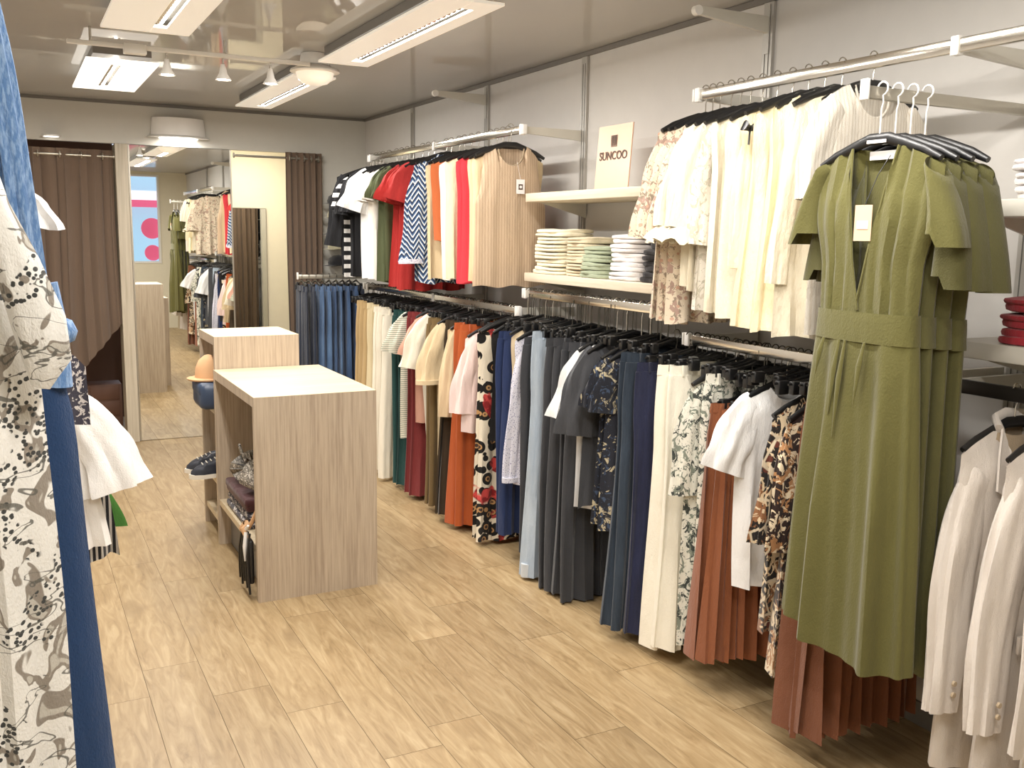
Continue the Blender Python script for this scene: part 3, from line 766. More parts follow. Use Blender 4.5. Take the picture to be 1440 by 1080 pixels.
T, S, P_, D_ = 'top', 'skirt', 'trousers', 'dress'
z0 = 1.135
lowA = [
 (P_, [6.36, 6.29, 6.22], z0, .12, .17, .20, 'tan', 'tan loose trousers at the back end of the lower rail', 'trousers', 'trousers', {}),
 (P_, [6.14, 6.06], z0, .12, .17, .19, 'tancream', 'pale sand trousers between the tan and ivory ones', 'trousers', 'trousers', {}),
 (P_, [5.98, 5.90], z0-.01, .03, .18, .20, 'ivory', 'ivory wide trousers just right of the near counter', 'trousers', 'trousers', {}),
 (P_, [5.79], z0-.01, .02, .19, .22, 'ivory', 'ivory wide-leg trousers beside the dark teal pair', 'trousers', 'trousers', {}),
 (P_, [5.62, 5.54], z0, .035, .18, .20, 'teal', 'dark teal trousers on the lower rail', 'trousers', 'trousers', {}),
 (T, [5.44], z0+.02, .36, .20, .20, 'stripeFine', 'fine striped sage and cream top with short sleeves', 'top', 'striped_top', dict(sl=(.24, .075, .085, .05))),
 (P_, [5.36, 5.29], z0, .035, .19, .21, 'wine', 'wine red trousers on the lower rail', 'trousers', 'trousers', {}),
 (T, [5.22], z0+.03, .50, .20, .20, 'salmon', 'salmon pink top squeezed behind the ivory blouse', 'top', 'blouse', dict(sl=(.24, .06, .07, .05))),
 (T, [5.13], z0+.03, .32, .20, .17, 'ivory', 'ivory short-sleeved blouse with soft shoulders', 'blouse', 'blouse', dict(sl=(.31, .075, .085, .06), collar=True)),
 (P_, [5.05, 4.99], z0, .04, .185, .22, 'bronze', 'bronze brown trousers between ivory and beige blouses', 'trousers', 'trousers', {}),
 (T, [4.90], z0+.02, .36, .20, .18, 'beige', 'beige shirt with gathered elbow sleeves', 'blouse', 'blouse', dict(sl=(.34, .08, .08, .05), collar=True, cuff='beige')),
 (S, [4.83, 4.77], z0, .06, .17, .24, 'brownolive', 'dark olive brown long skirt below the beige shirts', 'skirt', 'skirt', {}),
 (T, [4.72], z0+.01, .38, .20, .17, 'beige', 'sand beige blouse with long sleeves beside the orange trousers', 'blouse', 'blouse', dict(sl=(.5, .07, .05, .03))),
 (P_, [4.66, 4.59], z0, .03, .19, .235, 'orange', 'burnt orange wide trousers on the lower rail', 'trousers', 'trousers', {}),
 (T, [4.50], z0-.01, .575, .20, .225, 'pinkwhite', 'pale pink swing blouse above the orange trousers', 'blouse', 'blouse', dict(sl=(.42, .06, .09, .02))),
 (D_, [4.37, 4.34], z0+.03, -.0+.02, .195, .22, 'leopard', 'leopard print dress with red flowers', 'dress', 'dress', dict(fold=.8, freq=4)),
]
lowM = [
 (T, [4.20], z0+.04, .58, .20, .21, 'blacktop', 'black sleeveless top beside the leopard dress', 'top', 'vest_top', {}),
 (P_, [4.14, 4.08], z0+.01, .14, .19, .20, 'navy', 'royal navy trousers right of the leopard dress', 'trousers', 'trousers', {}),
 (T, [4.02], z0+.05, .62, .18, .17, 'creamslim', 'slim cream knitted top between navy trousers and dotted shirt', 'top', 'vest_top', {}),
 (T, [3.95], z0+.03, .42, .195, .19, 'dotted', 'white shirt with tiny lilac dots and long sleeves', 'shirt', 'shirt', dict(sl=(.70, .06, .045, .035), collar=True, cuff='dotted')),
 (P_, [3.88], z0+.01, .10, .19, .21, 'charcoal', 'charcoal trousers between the dotted shirt and pale jeans', 'trousers', 'trousers', {}),
 (P_, [3.79], z0+.04, .03, .19, .225, 'jeanlight', 'light blue wide jeans with a pale turned hem', 'jeans', 'jeans', dict(depth=.03, turnup='jeanpale')),
 (P_, [3.68, 3.61, 3.54, 3.48], z0+.02, .01, .185, .215, 'charcoal', 'charcoal wide trousers right of the light blue jeans', 'trousers', 'trousers', dict(depth=.03)),
 (T, [3.40], z0+.04, .45, .20, .195, 'white', 'white t-shirt whose sleeve shows beside the charcoal blouse', 't-shirt', 't_shirt', dict(sl=(.30, .07, .085, .06))),
 (T, [3.33], z0+.04, .465, .20, .205, 'charcoal2', 'charcoal blouse with wide short sleeves', 'blouse', 'blouse', dict(sl=(.36, .08, .095, .05))),
 (D_, [3.22, 3.16], z0+.03, .42, .20, .21, 'floralDark', 'black dress scattered with cream flowers', 'dress', 'dress', dict(sl=(.22, .06, .07, .03), fold=.7)),
 (P_, [3.09, 3.04], z0+.02, .05, .19, .245, 'jeannavy', 'dark blue-grey flared jeans beside the navy skirt', 'jeans', 'jeans', dict(depth=.03)),
]
lowB = [
 (P_, [2.985], z0, .05, .185, .20, 'navydark', 'midnight navy trousers left of the white jeans', 'trousers', 'trousers', {}),
 (P_, [2.86, 2.80], z0, .05, .17, .185, 'jeanwhite', 'cream white wide jeans on the lower rail', 'jeans', 'jeans', dict(depth=.032)),
 (D_, [2.635], z0+.01, .13, .20, .20, 'floralBW', 'white and grey leaf print dress with gathered waist', 'dress', 'dress', dict(sl=(.40, .05, .06, .02), puff=.012, fold=.9)),
 (P_, [2.59], z0, .12, .17, .19, 'floralBW', 'grey leaf print trousers right of the white jeans', 'trousers', 'trousers', {}),
 (S, [2.55, 2.49], z0-.10, .135, .17, .215, 'rust', 'rust brown pleated skirt behind the white t-shirt', 'skirt', 'skirt', dict(fold=1.2, freq=8, depth=.03)),
 (T, [2.38], z0-.01, .45, .20, .185, 'white', 'plain white t-shirt on the lower rail near the olive dresses', 't-shirt', 't_shirt', dict(sl=(.24, .075, .085, .075), depth=.03, scoop=.06)),
 (T, [2.23], z0-.03, .35, .20, .21, 'printBrown', 'black and brown scarf print blouse right of the white t-shirt', 'blouse', 'blouse', dict(sl=(.42, .06, .065, .02), depth=.03)),
 (D_, [2.16], z0-.03, .235, .20, .22, 'printBrown2', 'black and brown print dress nearest the olive dresses', 'dress', 'dress', dict(sl=(.42, .07, .06, .02), depth=.03, fold=.9)),
 (S, [2.10, 2.05, 2.00], z0, .10, .18, .225, 'rustdark', 'long rust pleated skirt hanging behind the olive dresses', 'skirt', 'skirt', dict(fold=1.2, freq=8, depth=.03)),
]
row(lowA, 1.24, hangrp='on the lower rail beside the counters')
row(lowM, 1.335, hangrp='on the lower rail under the sweater shelf')
row(lowB, 1.24, hangrp='on the lower rail under the cream blouses')
# extra clip hangers crowding the lower rails
for (ya_, yb_, zz, drop, gname) in ((4.36, 6.62, 1.24, .105, 'on the lower rail beside the counters'), (3.0, 4.2, 1.335, .18, 'on the lower rail under the sweater shelf'), (1.95, 2.9, 1.24, .105, 'on the lower rail under the cream blouses')):
    y = ya_
    rr = random.Random(int(ya_*100))
    while y < yb_:
        h_ = hang('c', drop, XRL+rr.uniform(-.012, .012), y, zz, rr.uniform(-.14, .14), 'black clip hanger '+gname, 'clip hangers '+gname)
        h_.scale = (rr.uniform(.8, 1.1), 1, rr.uniform(.78, 1.02)); y += rr.uniform(.028, .044)
z1 = 2.035
uppA = [
 (T, [6.545], z1, 1.31, .24, .22, 'black', 'black long-sleeved jacket at the back end of the upper rail', 'jacket', 'jacket', dict(sl=(.5, .075, .06, .05))),
 (T, [6.50], z1-.03, 1.29, .225, .23, 'stripeBW', 'black and white striped top at the back of the upper rail', 'top', 'striped_top', dict(sl=(.22, .07, .075, .03))),
 (T, [6.43, 6.36, 6.29], z1, 1.31, .205, .20, 'black', 'plain black top left of the white t-shirt, upper rail', 'top', 'jacket', dict(sl=(.28, .07, .075, .04))),
 (T, [6.17], z1, 1.30, .20, .19, 'white', 'white t-shirt with wide sleeves on the upper rail', 't-shirt', 't_shirt', dict(sl=(.26, .085, .095, .07), depth=.032)),
 (T, [6.03, 5.94], z1, 1.31, .20, .19, 'offwhite', 'off-white top right of the white t-shirt, upper rail', 'top', 'blouse', dict(sl=(.2, .06, .07, .03))),
 (T, [5.84, 5.74], z1, 1.30, .20, .20, 'olivegreen', 'dark olive top left of the red blouses', 'top', 'blouse', dict(sl=(.2, .07, .07, .03))),
 (T, [5.58, 5.49, 5.40], z1, 1.275, .20, .215, 'red', 'bright red blouse with fluttering short sleeves', 'blouse', 'blouse', dict(sl=(.22, .075, .085, .05), fold=.8)),
 (T, [5.22, 5.15], z1+.01, 1.33, .20, .19, 'zig', 'blue and white zigzag print shirt with long sleeves', 'shirt', 'shirt', dict(sl=(.58, .075, .06, .05), collar=True, cuff='dotted')),
 (T, [5.04], z1, 1.34, .20, .185, 'beige', 'beige vest top left of the orange one', 'top', 'vest_top', {}),
 (T, [4.97], z1, 1.56, .20, .19, 'terracotta', 'short terracotta top showing between cream vests', 'top', 'vest_top', {}),
 (T, [4.88], z1, 1.35, .19, .185, 'offwhite', 'cream V-neck vest on the upper rail', 'top', 'vest_top', dict(v=True, scoop=.2)),
 (T, [4.79], z1, 1.35, .19, .185, 'creamyellow', 'pale yellow top left of the coral one', 'top', 'vest_top', {}),
 (T, [4.64, 4.57], z1, 1.355, .20, .195, 'coral', 'coral red sleeveless top with bow shoulders', 'top', 'vest_top', dict(v=True, scoop=.05, fold=.7)),
 (T, [4.50, 4.44], z1-.005, 1.36, .195, .19, 'beige', 'beige knitted vest tucked behind the ribbed one', 'top', 'vest_top', {}),
]
row(uppA, 2.135, hangrp='on the upper rail with the red tops')
v_ = garment(T, 2.235, 4.345, 2.04, 1.345, 'ribVest', 'sand ribbed sleeveless knit vest at the front of the left upper rail', 'top', 0, .19, .205, None, 'knit_vest', scoop=.10, neck=.085, fold=.15, depth=.03, bandmat='jacketlining', W=[(0, .165), (-.08, .15), (-.2, .165), (-.30, .195), (-.695, .205)])
hang('s', .097, 2.235, 4.345, 2.135, 0, 'black shoulder hanger of the ribbed sand vest', 'ribbed vest hanger')
MB().box(.015, .06, -.042, -.040, -.235, -.165).build('hang_tag', 'whitecard', v_, False)
MB().box(.026, .049, -.0435, -.0422, -.215, -.188).build('tag_print', 'ink', v_, False)
MB().tube([(.037, -.041, -.165), (.02, -.034, -.08)], .0008, 5).build('tag_string', 'whitecard', v_)
MB().lathe([(.007, -.0445), (.007, -.0436)], (.0375, 0, -.2015), 14, 'Y').build('tag_dot', 'whitecard', v_)
uppB = [
 (T, [2.87, 2.83, 2.79], 2.025, 1.30, .20, .20, 'floralSheer', 'sheer floral blouse with three-quarter sleeves', 'blouse', 'blouse', dict(sl=(.40, .055, .085, .035), fold=.9, g='sheer floral blouses at the left end of the cream row')),
 (T, [2.73, 2.68], 2.03, 1.42, .20, .20, 'creamsheer', 'cream blouse with gathered ruffle cuffs', 'blouse', 'blouse', dict(sl=(.36, .065, .08, .045), ruff=True, fold=.9)),
 (T, [2.63], 2.03, 1.36, .20, .20, 'floralPale', 'off-white blouse with faint floral print and pointed hem', 'blouse', 'blouse', dict(sl=(.42, .05, .05, .02), fold=1.2)),
 (T, [2.57, 2.50], 2.03, 1.355, .20, .21, 'creamsheer', 'plain cream gauze blouse in the middle of the cream row', 'blouse', 'blouse', dict(fold=1.3, freq=5)),
 (T, [2.43], 2.04, 1.34, .20, .21, 'creamyellow', 'buttery cream blouse with a black bow at the neck', 'blouse', 'blouse', dict(sl=(.50, .05, .045, .01), fold=1.2)),
 (T, [2.36, 2.29], 2.045, 1.315, .205, .22, 'creamyellow', 'long buttery cream blouse beside the olive dress', 'blouse', 'blouse', dict(fold=1.3, freq=5, depth=.036)),
 (T, [2.22], 2.045, 1.31, .21, .20, 'creamsheer', 'pale cream tunic directly behind the knitted top', 'blouse', 'blouse', dict(sl=(.55, .05, .045, .01), fold=1.1)),
]
row(uppB, 2.137, hangrp='on the upper rail with the cream blouses')
kt = garment(T, 2.27, 2.10, 2.045, 1.33, 'knitCream', 'cream ribbed knit top with a wide neck behind the olive dress', 'top', 0, .215, .21, None, 'ribbed_blouse', scoop=.09, neck=.10, fold=.2, depth=.03, sl=(.3, .065, .06, .03))
hang('s', .09, 2.27, 2.10, 2.137, 0, 'black padded hanger of the cream ribbed knit top', 'knit top hanger')
for o_ in list(col.objects):
    if o_.get('label', '').startswith('buttery cream blouse with a black bow'):
        c_ = Vector((-.208, -.048, -.10))
        def B(*p): return [tuple(c_+Vector(q)) for q in p]
        b_ = MB().tube(B((-.004, 0, 0), (.004, 0, 0)), .010, 10)
        b_.tube(B((0, 0, 0), (-.020, -.004, .012), (-.030, -.004, -.002), (-.004, 0, -.004)), [.005, .012, .010, .004], 8)
        b_.tube(B((0, 0, 0), (.020, -.004, .012), (.030, -.004, -.002), (.004, 0, -.004)), [.005, .012, .010, .004], 8)
        b_.tube(B((0, 0, -.004), (-.006, -.004, -.05)), .0035, 6)
        b_.build('neck_bow', 'plastic', o_)
# extra empty hooks on the upper rail
# ------------------------------------------------------------------ olive dresses on the face-out arm
def olive_dress(x, yc, label, tagon, dk='olive', dz=0, seed=3, flat=1.0):
    L = 1.325; r = empty('wrap_dress', (x, yc, 1.835+dz), -PI/2+random.Random(seed).uniform(-.03, .03)); tag(r, label, 'dress')
    # bodice, waistband, skirt, cap sleeves.  local x runs towards the aisle's near side, -y faces the aisle
    wT = [(0, .205), (-.08, .205), (-.16, .20), (-.30, .165), (-.42, .16)]
    dp = .045
    def bodice():
        mb = MB(); nx, nz = 44, 30; rnd = random.Random(seed)
        p = [rnd.uniform(0, 6) for _ in range(4)]
        for s in (-1, 1):
            vs = []
            for i in range(nz+1):
                v = i/nz
                for j in range(nx+1):
                    u = -1+2*j/nx; ax = abs(u)*.205; neck = .075
                    if ax <= neck:
                        kx = ax/neck; zt = -(.40*(1-kx)**.9 if s < 0 else .012*(1-kx))
                    else: zt = -.055*((ax-neck)/.13)**1.3
                    if s < 0 and ax <= neck: zt = max(zt, -.41)
                    z = zt+(-.425-zt)*v
                    w = lerp_prof(wT, z); d = dp*(.55+.45*min(1, -z/.2))
                    dep = d*max(0, 1-u*u)**.5
                    if ax > neck*.9: dep *= min(1, .2+(-z)*6)
                    # pleats radiate from the shoulders towards the waist
                    amp = .009*math.sin(PI*min(1, max(0, abs(u)-.12)*1.15))
                    pl = math.sin(26*(abs(u)-.25*(-z))+p[0])*.7+math.sin(47*abs(u)+p[1]+9*z)*.3
                    vs.append((u*w, s*dep+amp*pl*(1 if s < 0 else .5), z))
            mb.add(vs, sheet(vs, nx, nz))
        return mb
    bodice().build('bodice', dk, r)
    # crossed wrap edges
    MB().tube([(-.075, -.012, 0), (-.055, -.032, -.11), (-.022, -.045, -.28), (.012, -.050, -.41)], .0035, 6).build('wrap_edge', dk, r)
    MB().tube([(.075, -.012, 0), (.058, -.032, -.11), (.03, -.044, -.26), (.004, -.049, -.40)], .0035, 6).build('wrap_edge', dk, r)
    n = 64; vs = []
    for zz, w_, d_ in ((-.415, .160, .050), (-.44, .162, .052), (-.465, .163, .052), (-.492, .166, .052)):
        for k in range(n):
            a = 2*PI*k/n; q = 1+.02*math.sin(30*a+seed); vs.append((w_*math.cos(a), d_*q*math.sin(a)*abs(math.sin(a))**-.25 if abs(math.sin(a)) > .02 else 0, zz))
    MB().add(vs, [(i*n+k, i*n+(k+1) % n, (i+1)*n+(k+1) % n, (i+1)*n+k) for i in range(3) for k in range(n)]).build('waistband', dk, r)
    n = 120; st = 40; vs = []
    rnd = random.Random(seed+5); p = [rnd.uniform(0, 6) for _ in range(5)]
    for i in range(st+1):
        v = i/st; z = -.488-(L-.488)*v
        w_ = .164+((.212 if flat == 1 else .182)-.164)*v**.8; d_ = (.048+.022*v)*flat
        for k in range(n):
            a = 2*PI*k/n
            fo_ = math.sin(7*a+p[0]+.5*v)*.6+math.sin(12*a+p[1])*.28+math.sin(19*a+p[2]-v)*.16
            amp = (.004+.034*min(1, v*1.8))*flat
            ca, sa = math.cos(a), math.sin(a)
            sh = abs(sa)**-.25 if abs(sa) > .03 else 1
            vs.append(((w_+amp*.4*fo_)*ca, (d_*sh+amp*fo_)*sa, z-.012*math.sin(a*2+p[3])*v-.03*ca*v*.6))
    sk = MB().add(vs, [(i*n+k, i*n+(k+1) % n, (i+1)*n+(k+1) % n, (i+1)*n+k) for i in range(st) for k in range(n)])
    sk.build('skirt', dk, r)
    # soft front pleats under the band
    pm = MB()
    for xx, ln in ((-.035, .20), (-.015, .26), (.05, .16), (-.09, .1)):
        pm.tube([(xx, -.056, -.49), (xx-.006, -.064, -.49-ln*.4), (xx-.014, -.066, -.49-ln)], [.004, .009, .002], 8, [.003, .006, .001])
    pm.build('pleat', dk, r)
    for s in (-1, 1):
        vs = []; nn = 22; rows = 12
        for i in range(rows+1):
            v = i/rows
            for k in range(nn):
                a = 2*PI*k/nn
                cxp = s*(.180+(.05 if flat == 1 else .035)*math.sin(v*1.4)); z = -.052-(.195 if flat == 1 else .29)*v-(.0 if math.cos(a)*s > 0 else -.03)*v
                rx = (.026+.022*v)*(.45 if i == 0 else 1); ry_ = .038+.014*v
                q = 1+.12*math.sin(4*a+seed)*v
                vs.append((cxp+rx*math.cos(a)*q, ry_*math.sin(a)*q, z+.02*math.cos(a)*s*(-1)*(1-v)))
        MB().add(vs, [(i*nn+k, i*nn+(k+1) % nn, (i+1)*nn+(k+1) % nn, (i+1)*nn+k) for i in range(rows) for k in range(nn)]).build('sleeve', dk, r)
    MB().box(-.04, .045, .012, .016, -.030, -.008, .001).build('neck_label', 'whitecard', r)
    if tagon:
        MB().box(-.018, .038, -.0485, -.047, -.235, -.145).build('hang_tag', 'tagcard', r, False)
        MB().box(-.008, .028, -.0500, -.0487, -.205, -.185).build('tag_print', 'whitecard', r, False)
        MB().tube([(.012, -.048, -.147), (.022, -.02, -.07), (.03, .01, -.02)], .0012, 5).build('tag_string', 'plastic', r)
    return r
for i, (dx, lab) in enumerate(((.012, 'olive green wrap dress with a peach hang tag, frontmost on the arm'), (.057, 'olive green wrap dress, second from the front'), (.102, 'olive green wrap dress, third from the front'), (.147, 'olive green wrap dress hanging last on the arm, nearest the wall'))):
    olive_dress(1.955+dx, 1.785-.008*i, lab, i == 0, 'olive' if i == 0 else 'oliveshaded', -.004*i, 3+i, 1.0 if i == 0 else .5)  # dresses behind the first get the cloth with shade painted in
    h_ = hang('s', .135, 1.955+dx, 1.785-.008*i, 1.985, -PI/2, 'black hanger with white hook, '+['frontmost', 'second', 'third', 'last'][i]+' on the olive dress arm', 'olive dress hangers', hm='whiteplastic')
    del h_['group']
    if i == 0: MB().box(-.03, .03, -.012, -.009, -.146, -.138).build('print_line', 'whitecard', h_, False)
# ------------------------------------------------------------------ pale jackets on the right
def jacket(y, mat, label, zh=.30, x=2.27, w=.205):
    SEED[0] += 1; sd = SEED[0]; zt = 1.135
    r = empty('tailored_jacket', (x, y, zt), random.Random(sd).uniform(-.04, .04)); tag(r, label, 'jacket')
    L = zt-zh
    body(sd, L, [(0, w), (-.12, w*1.0), (-.36, w*.92), (-L, w*1.08)], [(0, .035), (-.2, .04), (-L, .045)], .07, .24, .01, .055, True, .25, 2.2, .006).build('body', mat, r)
    for s in (-1, 1):
        sv = sleeve(s, w-.03, -.075, .63, .076, .056, sd, .07, .60, .004, -.03).build('sleeve', mat, r)
        for k in range(2): MB().lathe([(.001, -.004), (.007, -.003), (.007, .003), (.001, .004)], (s*(w+.045), -.068, -.62-.03*k), 12, 'Y').build('cuff_button', 'jacketlining', sv)
        # lapel
        vs = [(s*.07, -.012, .004), (s*.10, -.030, -.06), (s*.115, -.042, -.15), (s*.085, -.044, -.165), (s*.012, -.046, -.34), (s*.02, -.044, -.25), (s*.05, -.036, -.11), (s*.06, -.02, -.03)]
        MB().add(vs+[(a, b-.006, c) for a, b, c in vs], [(0, 1, 2, 3, 4, 5, 6, 7), tuple(range(15, 7, -1))]+[(i, (i+1) % 8, 8+(i+1) % 8, 8+i) for i in range(8)]).build('lapel', mat, r, False)
        MB().box(s*.115-.05, s*.115+.05, -.050, -.042, -.52, -.475, .002).build('pocket_flap', mat, r)
    MB().tube([(-.075, -.012, .0), (-.06, .012, .018), (0, .028, .024), (.06, .012, .018), (.075, -.012, .0)], .02, 8, .010).build('collar', mat, r)
    body(sd+900, .3, [(0, .12), (-.3, .15)], [(0, .02), (-.3, .028)], .07, .02, .008, .02, False, .1, 2, 0, 16, 10).build('lining', 'jacketlining', r)
    MB().lathe([(.001, -.053), (.011, -.052), (.011, -.047), (.001, -.046)], (.0, 0, -.36), 14, 'Y').build('button', 'jacketlining', r)
    return r
jl = ['pale grey-beige jacket hanging next to the olive dresses', 'pale stone jacket, second along the dark rail', 'pale stone jacket, third along the dark rail, sleeve hanging forward']
for i, y in enumerate((1.555, 1.43, 1.305)):
    jacket(y, 'jacket', jl[i], .24-.0*i); hang('s', .095, 2.27, y, 1.235, 0, 'black hanger with chrome hook holding a pale jacket', 'pale jacket hangers')
jacket(1.175, 'jacketbeige', 'darker beige jacket at the right edge of the photo', .22); hang('s', .095, 2.27, 1.175, 1.235, 0, 'black hanger holding the darker beige jacket', 'beige jacket hanger')
# ------------------------------------------------------------------ jeans on the face-out arm at the back
for i in range(9):
    mt = ['jeandark', 'jeandark', 'jeanblue', 'jeanblue', 'jeanmid', 'jeanblue', 'jeanmid', 'jeanmid', 'jeandark'][i]
    lab = {'jeandark': 'dark navy jeans at the ends of the hanging jeans row', 'jeanblue': 'mid-blue jeans in the hanging row beside the curtain', 'jeanmid': 'deeper blue jeans in the hanging row beside the curtain'}[mt]
    o_ = garment(P_, 1.895+i*.052, 7.02, 1.21, .12, mt, lab, 'jeans', -PI/2, .17, .19, lab, 'jeans', depth=.021)
    hang('c', .08, 1.895+i*.052, 7.02, 1.29, -PI/2, 'black clip hanger holding jeans beside the curtain', 'jeans clip hangers')
# caps on the back wall
for k, (zz, mt, lab) in enumerate(((1.86, 'black', 'black cap on the topmost peg beside the curtain'), (1.75, 'capKhaki', 'khaki cap on a peg just under the topmost black cap'), (1.62, 'black', 'black cap on a middle peg above the lower khaki cap'), (1.50, 'capKhaki', 'khaki cap on a lower peg beside the striped top'), (1.37, 'black', 'black cap on the lowest peg above the jeans'))):
    r = empty('cap', (2.36, YB-.075, zz)); tag(r, lab, 'cap')
    MB().lathe([(.085, -.03), (.088, -.01), (.075, .025), (.045, .045), (.001, .052)], n=20).build('crown', mt, r)
    vs = []
    for k2 in range(11):
        a = PI+PI*k2/10; vs += [(.08*math.cos(a)*.9-.02, .08*math.sin(a)*.9, -.028), (.085*math.cos(a)-.05-.05*math.sin((a-PI)), .085*math.sin(a), -.036)]
    MB().add(vs, [(2*i, 2*i+2, 2*i+3, 2*i+1) for i in range(10)]).build('brim', mt, r)
    MB().tube([(0, .03, 0), (0, .074, .01)], .005).build('peg', 'hookdark', r)

# ------------------------------------------------------------------ curtains
def curtain(x0c, x1c, z1c, z0f, waves, amp, label, y, seed=1, full=1.0, grom=6):
    r = empty('fitting_room_curtain', ((x0c+x1c)/2, y, z1c)); tag(r, label, 'curtain')
    n = 160; st = 40; vs = []; hx = (x1c-x0c)/2
    rnd = random.Random(seed); ps = [rnd.uniform(0, 6) for _ in range(4)]
    for i in range(st+1):
        v = i/st
        for j in range(n+1):
            u = j/n; zb = z0f(u); z = 0+(zb-z1c)*v
            ph = waves*2*PI*u
            yy = amp*(math.sin(ph)*.75+.35*math.sin(ph*.5+ps[0]+v)+.15*math.sin(ph*2.3+ps[1]))*(.75+.35*v)
            xx = -hx+2*hx*u+amp*.35*math.sin(ph*2)*(1-v*.5)+.015*math.sin(3*v+ps[2]+u*4)*v
            vs.append((xx, yy, z))
    MB().add(vs, sheet(vs, n, st)).build('fabric', 'curtain', r)
    gm = None
    for k in range(grom):
        u = (k+.5)/grom; 
        ring = MB(); a0 = -hx+2*hx*u; pts = [(a0, .022*math.cos(t_*PI/6)-amp*.2, -.045+.022*math.sin(t_*PI/6)) for t_ in range(13)]
        ring.tube(pts, .005, 6).build('grommet', 'chromedull', r)
    return r
curtain(.0, .705, 2.165, lambda u: .50 if u < .55 else .50+(u-.55)*.9, 7, .024, 'drawn brown curtain of the left fitting room', YB+.03, 2, grom=5)
curtain(1.945, 2.235, 2.215, lambda u: .12, 6, .030, 'brown curtain bunched at the right of the open fitting room', YB-.055, 5, grom=5)
for (xa, xb, lab, yy, zz) in ((XL+.01, .713, 'curtain rod of the left fitting room', YB+.03, 2.12), (1.55, 2.24, 'curtain rod of the open right fitting room', YB-.05, 2.17)):
    r = empty('curtain_rod', ((xa+xb)/2, yy, zz)); tag(r, lab, 'curtain rod'); h_ = (xb-xa)/2
    MB().tube([(-h_, 0, 0), (h_, 0, 0)], .0095, 12).build('pole', 'chromedull', r)
    for s in (-1, 1): MB().lathe([(.02, -.004), (.02, .004)], (s*(h_-.003), 0, 0), 16, 'X').build('flange', 'chromedull', r)
bx = empty('storage_box', (.60, YB+.45, 0)); tag(bx, 'brown box standing on the floor of the left fitting room', 'box')
MB().box(-.13, .12, -.12, .12, .0, .40, .005).build('carcass', 'boxwood', bx)
for k in range(3): MB().box(-.11, .10, -.127, -.12, .03+k*.125, .14+k*.125, .003).build('drawer', 'boxwood', bx)

# ------------------------------------------------------------------ folded stacks
def folded(x, y, z, sx, sy, h, mat, seed, label, group=None, cat='sweater'):
    rnd = random.Random(seed); r = empty('folded_sweater', (x, y, z), rnd.uniform(-.10, .10)); tag(r, label, cat, group)
    def slab(z0_, z1_, sxx, syy, off=0):
        n = 40; prof = [(0.93, 0), (.985, .15), (1, .5), (.985, .85), (.90, 1.0), (.6, 1.05), (.25, 1.08), (.0, 1.08)]
        vs = []; a0 = rnd.uniform(0, 6)
        for f, t_ in prof:
            for k in range(n):
                a = 2*PI*k/n; ca, sa = math.cos(a), math.sin(a)
                e = (abs(ca)**4+abs(sa)**4)**-.25
                wob = 1+.035*math.sin(3*a+a0)+.02*math.sin(7*a+a0*2)
                vs.append((off+sxx*f*e*ca*wob, syy*f*e*sa*wob, z0_+(z1_-z0_)*t_*(1+.22*math.sin(2*a+a0)*(t_ > .3)*(f > .3))))
        fs = [(i*n+k, i*n+(k+1) % n, (i+1)*n+(k+1) % n, (i+1)*n+k) for i in range(len(prof)-1) for k in range(n)]+[tuple(range(n-1, -1, -1))]
        return MB().add(vs, fs)
    slab(0, h*.50, sx, sy).build('lower_fold', mat, r)
    slab(h*.46, h*.92, sx*.985, sy*.97, -.002).build('upper_fold', mat, r)
    return r
def stack(x, y, z, n, h, sx, sy, mat, what, where, seed, top=None):
    words = ['bottom', 'second', 'third', 'fourth', 'fifth', 'sixth', 'seventh']
    for i in range(n):
        pos = 'topmost' if i == n-1 and n > 1 else ('lowest' if i == 0 else words[i]+' from the bottom')
        folded(x+random.Random(seed+i).uniform(-.006, .006), y+random.Random(seed*3+i).uniform(-.008, .008), z+.001+i*h, sx*(1-.012*i), sy*(1-.01*i), h, mat, seed*10+i, f'{what}, {pos} of its stack, {where}')
stack(2.40, 4.09, 1.417, 6, .036, .115, .145, 'foldCream', 'folded cream sweater', 'left end of the shelf', 1)
stack(2.42, 3.835, 1.417, 6, .030, .12, .105, 'foldBeige', 'folded beige striped sweater', 'between cream and green stacks', 2)
stack(2.385, 3.655, 1.417, 4, .035, .105, .11, 'foldGreen', 'folded sage green sweater', 'middle of the shelf', 3)
stack(2.395, 3.42, 1.417, 5, .039, .11, .12, 'foldWhite', 'folded white sweater', 'right of the green stack', 4)
stack(2.385, 3.19, 1.417, 3, .045, .10, .105, 'foldBlack', 'folded black sweater', 'beside the floral blouses', 5)
folded(2.40, 3.13, 1.417+.137, .11, .11, .055, 'foldBlack', 77, 'crumpled black sweater thrown on the black stack')
stack(2.41, 1.52, 1.712, 3, .036, .12, .15, 'foldWhite', 'folded cream white knit', 'on the upper right-edge shelf', 6)
stack(2.41, 1.50, 1.338, 3, .042, .12, .17, 'foldRed', 'folded red knit', 'on the lower right-edge shelf', 7)
folded(2.42, 1.44, 1.338+.128, .10, .11, .05, 'foldRed', 79, 'loosely folded red knit lying over the red stack')

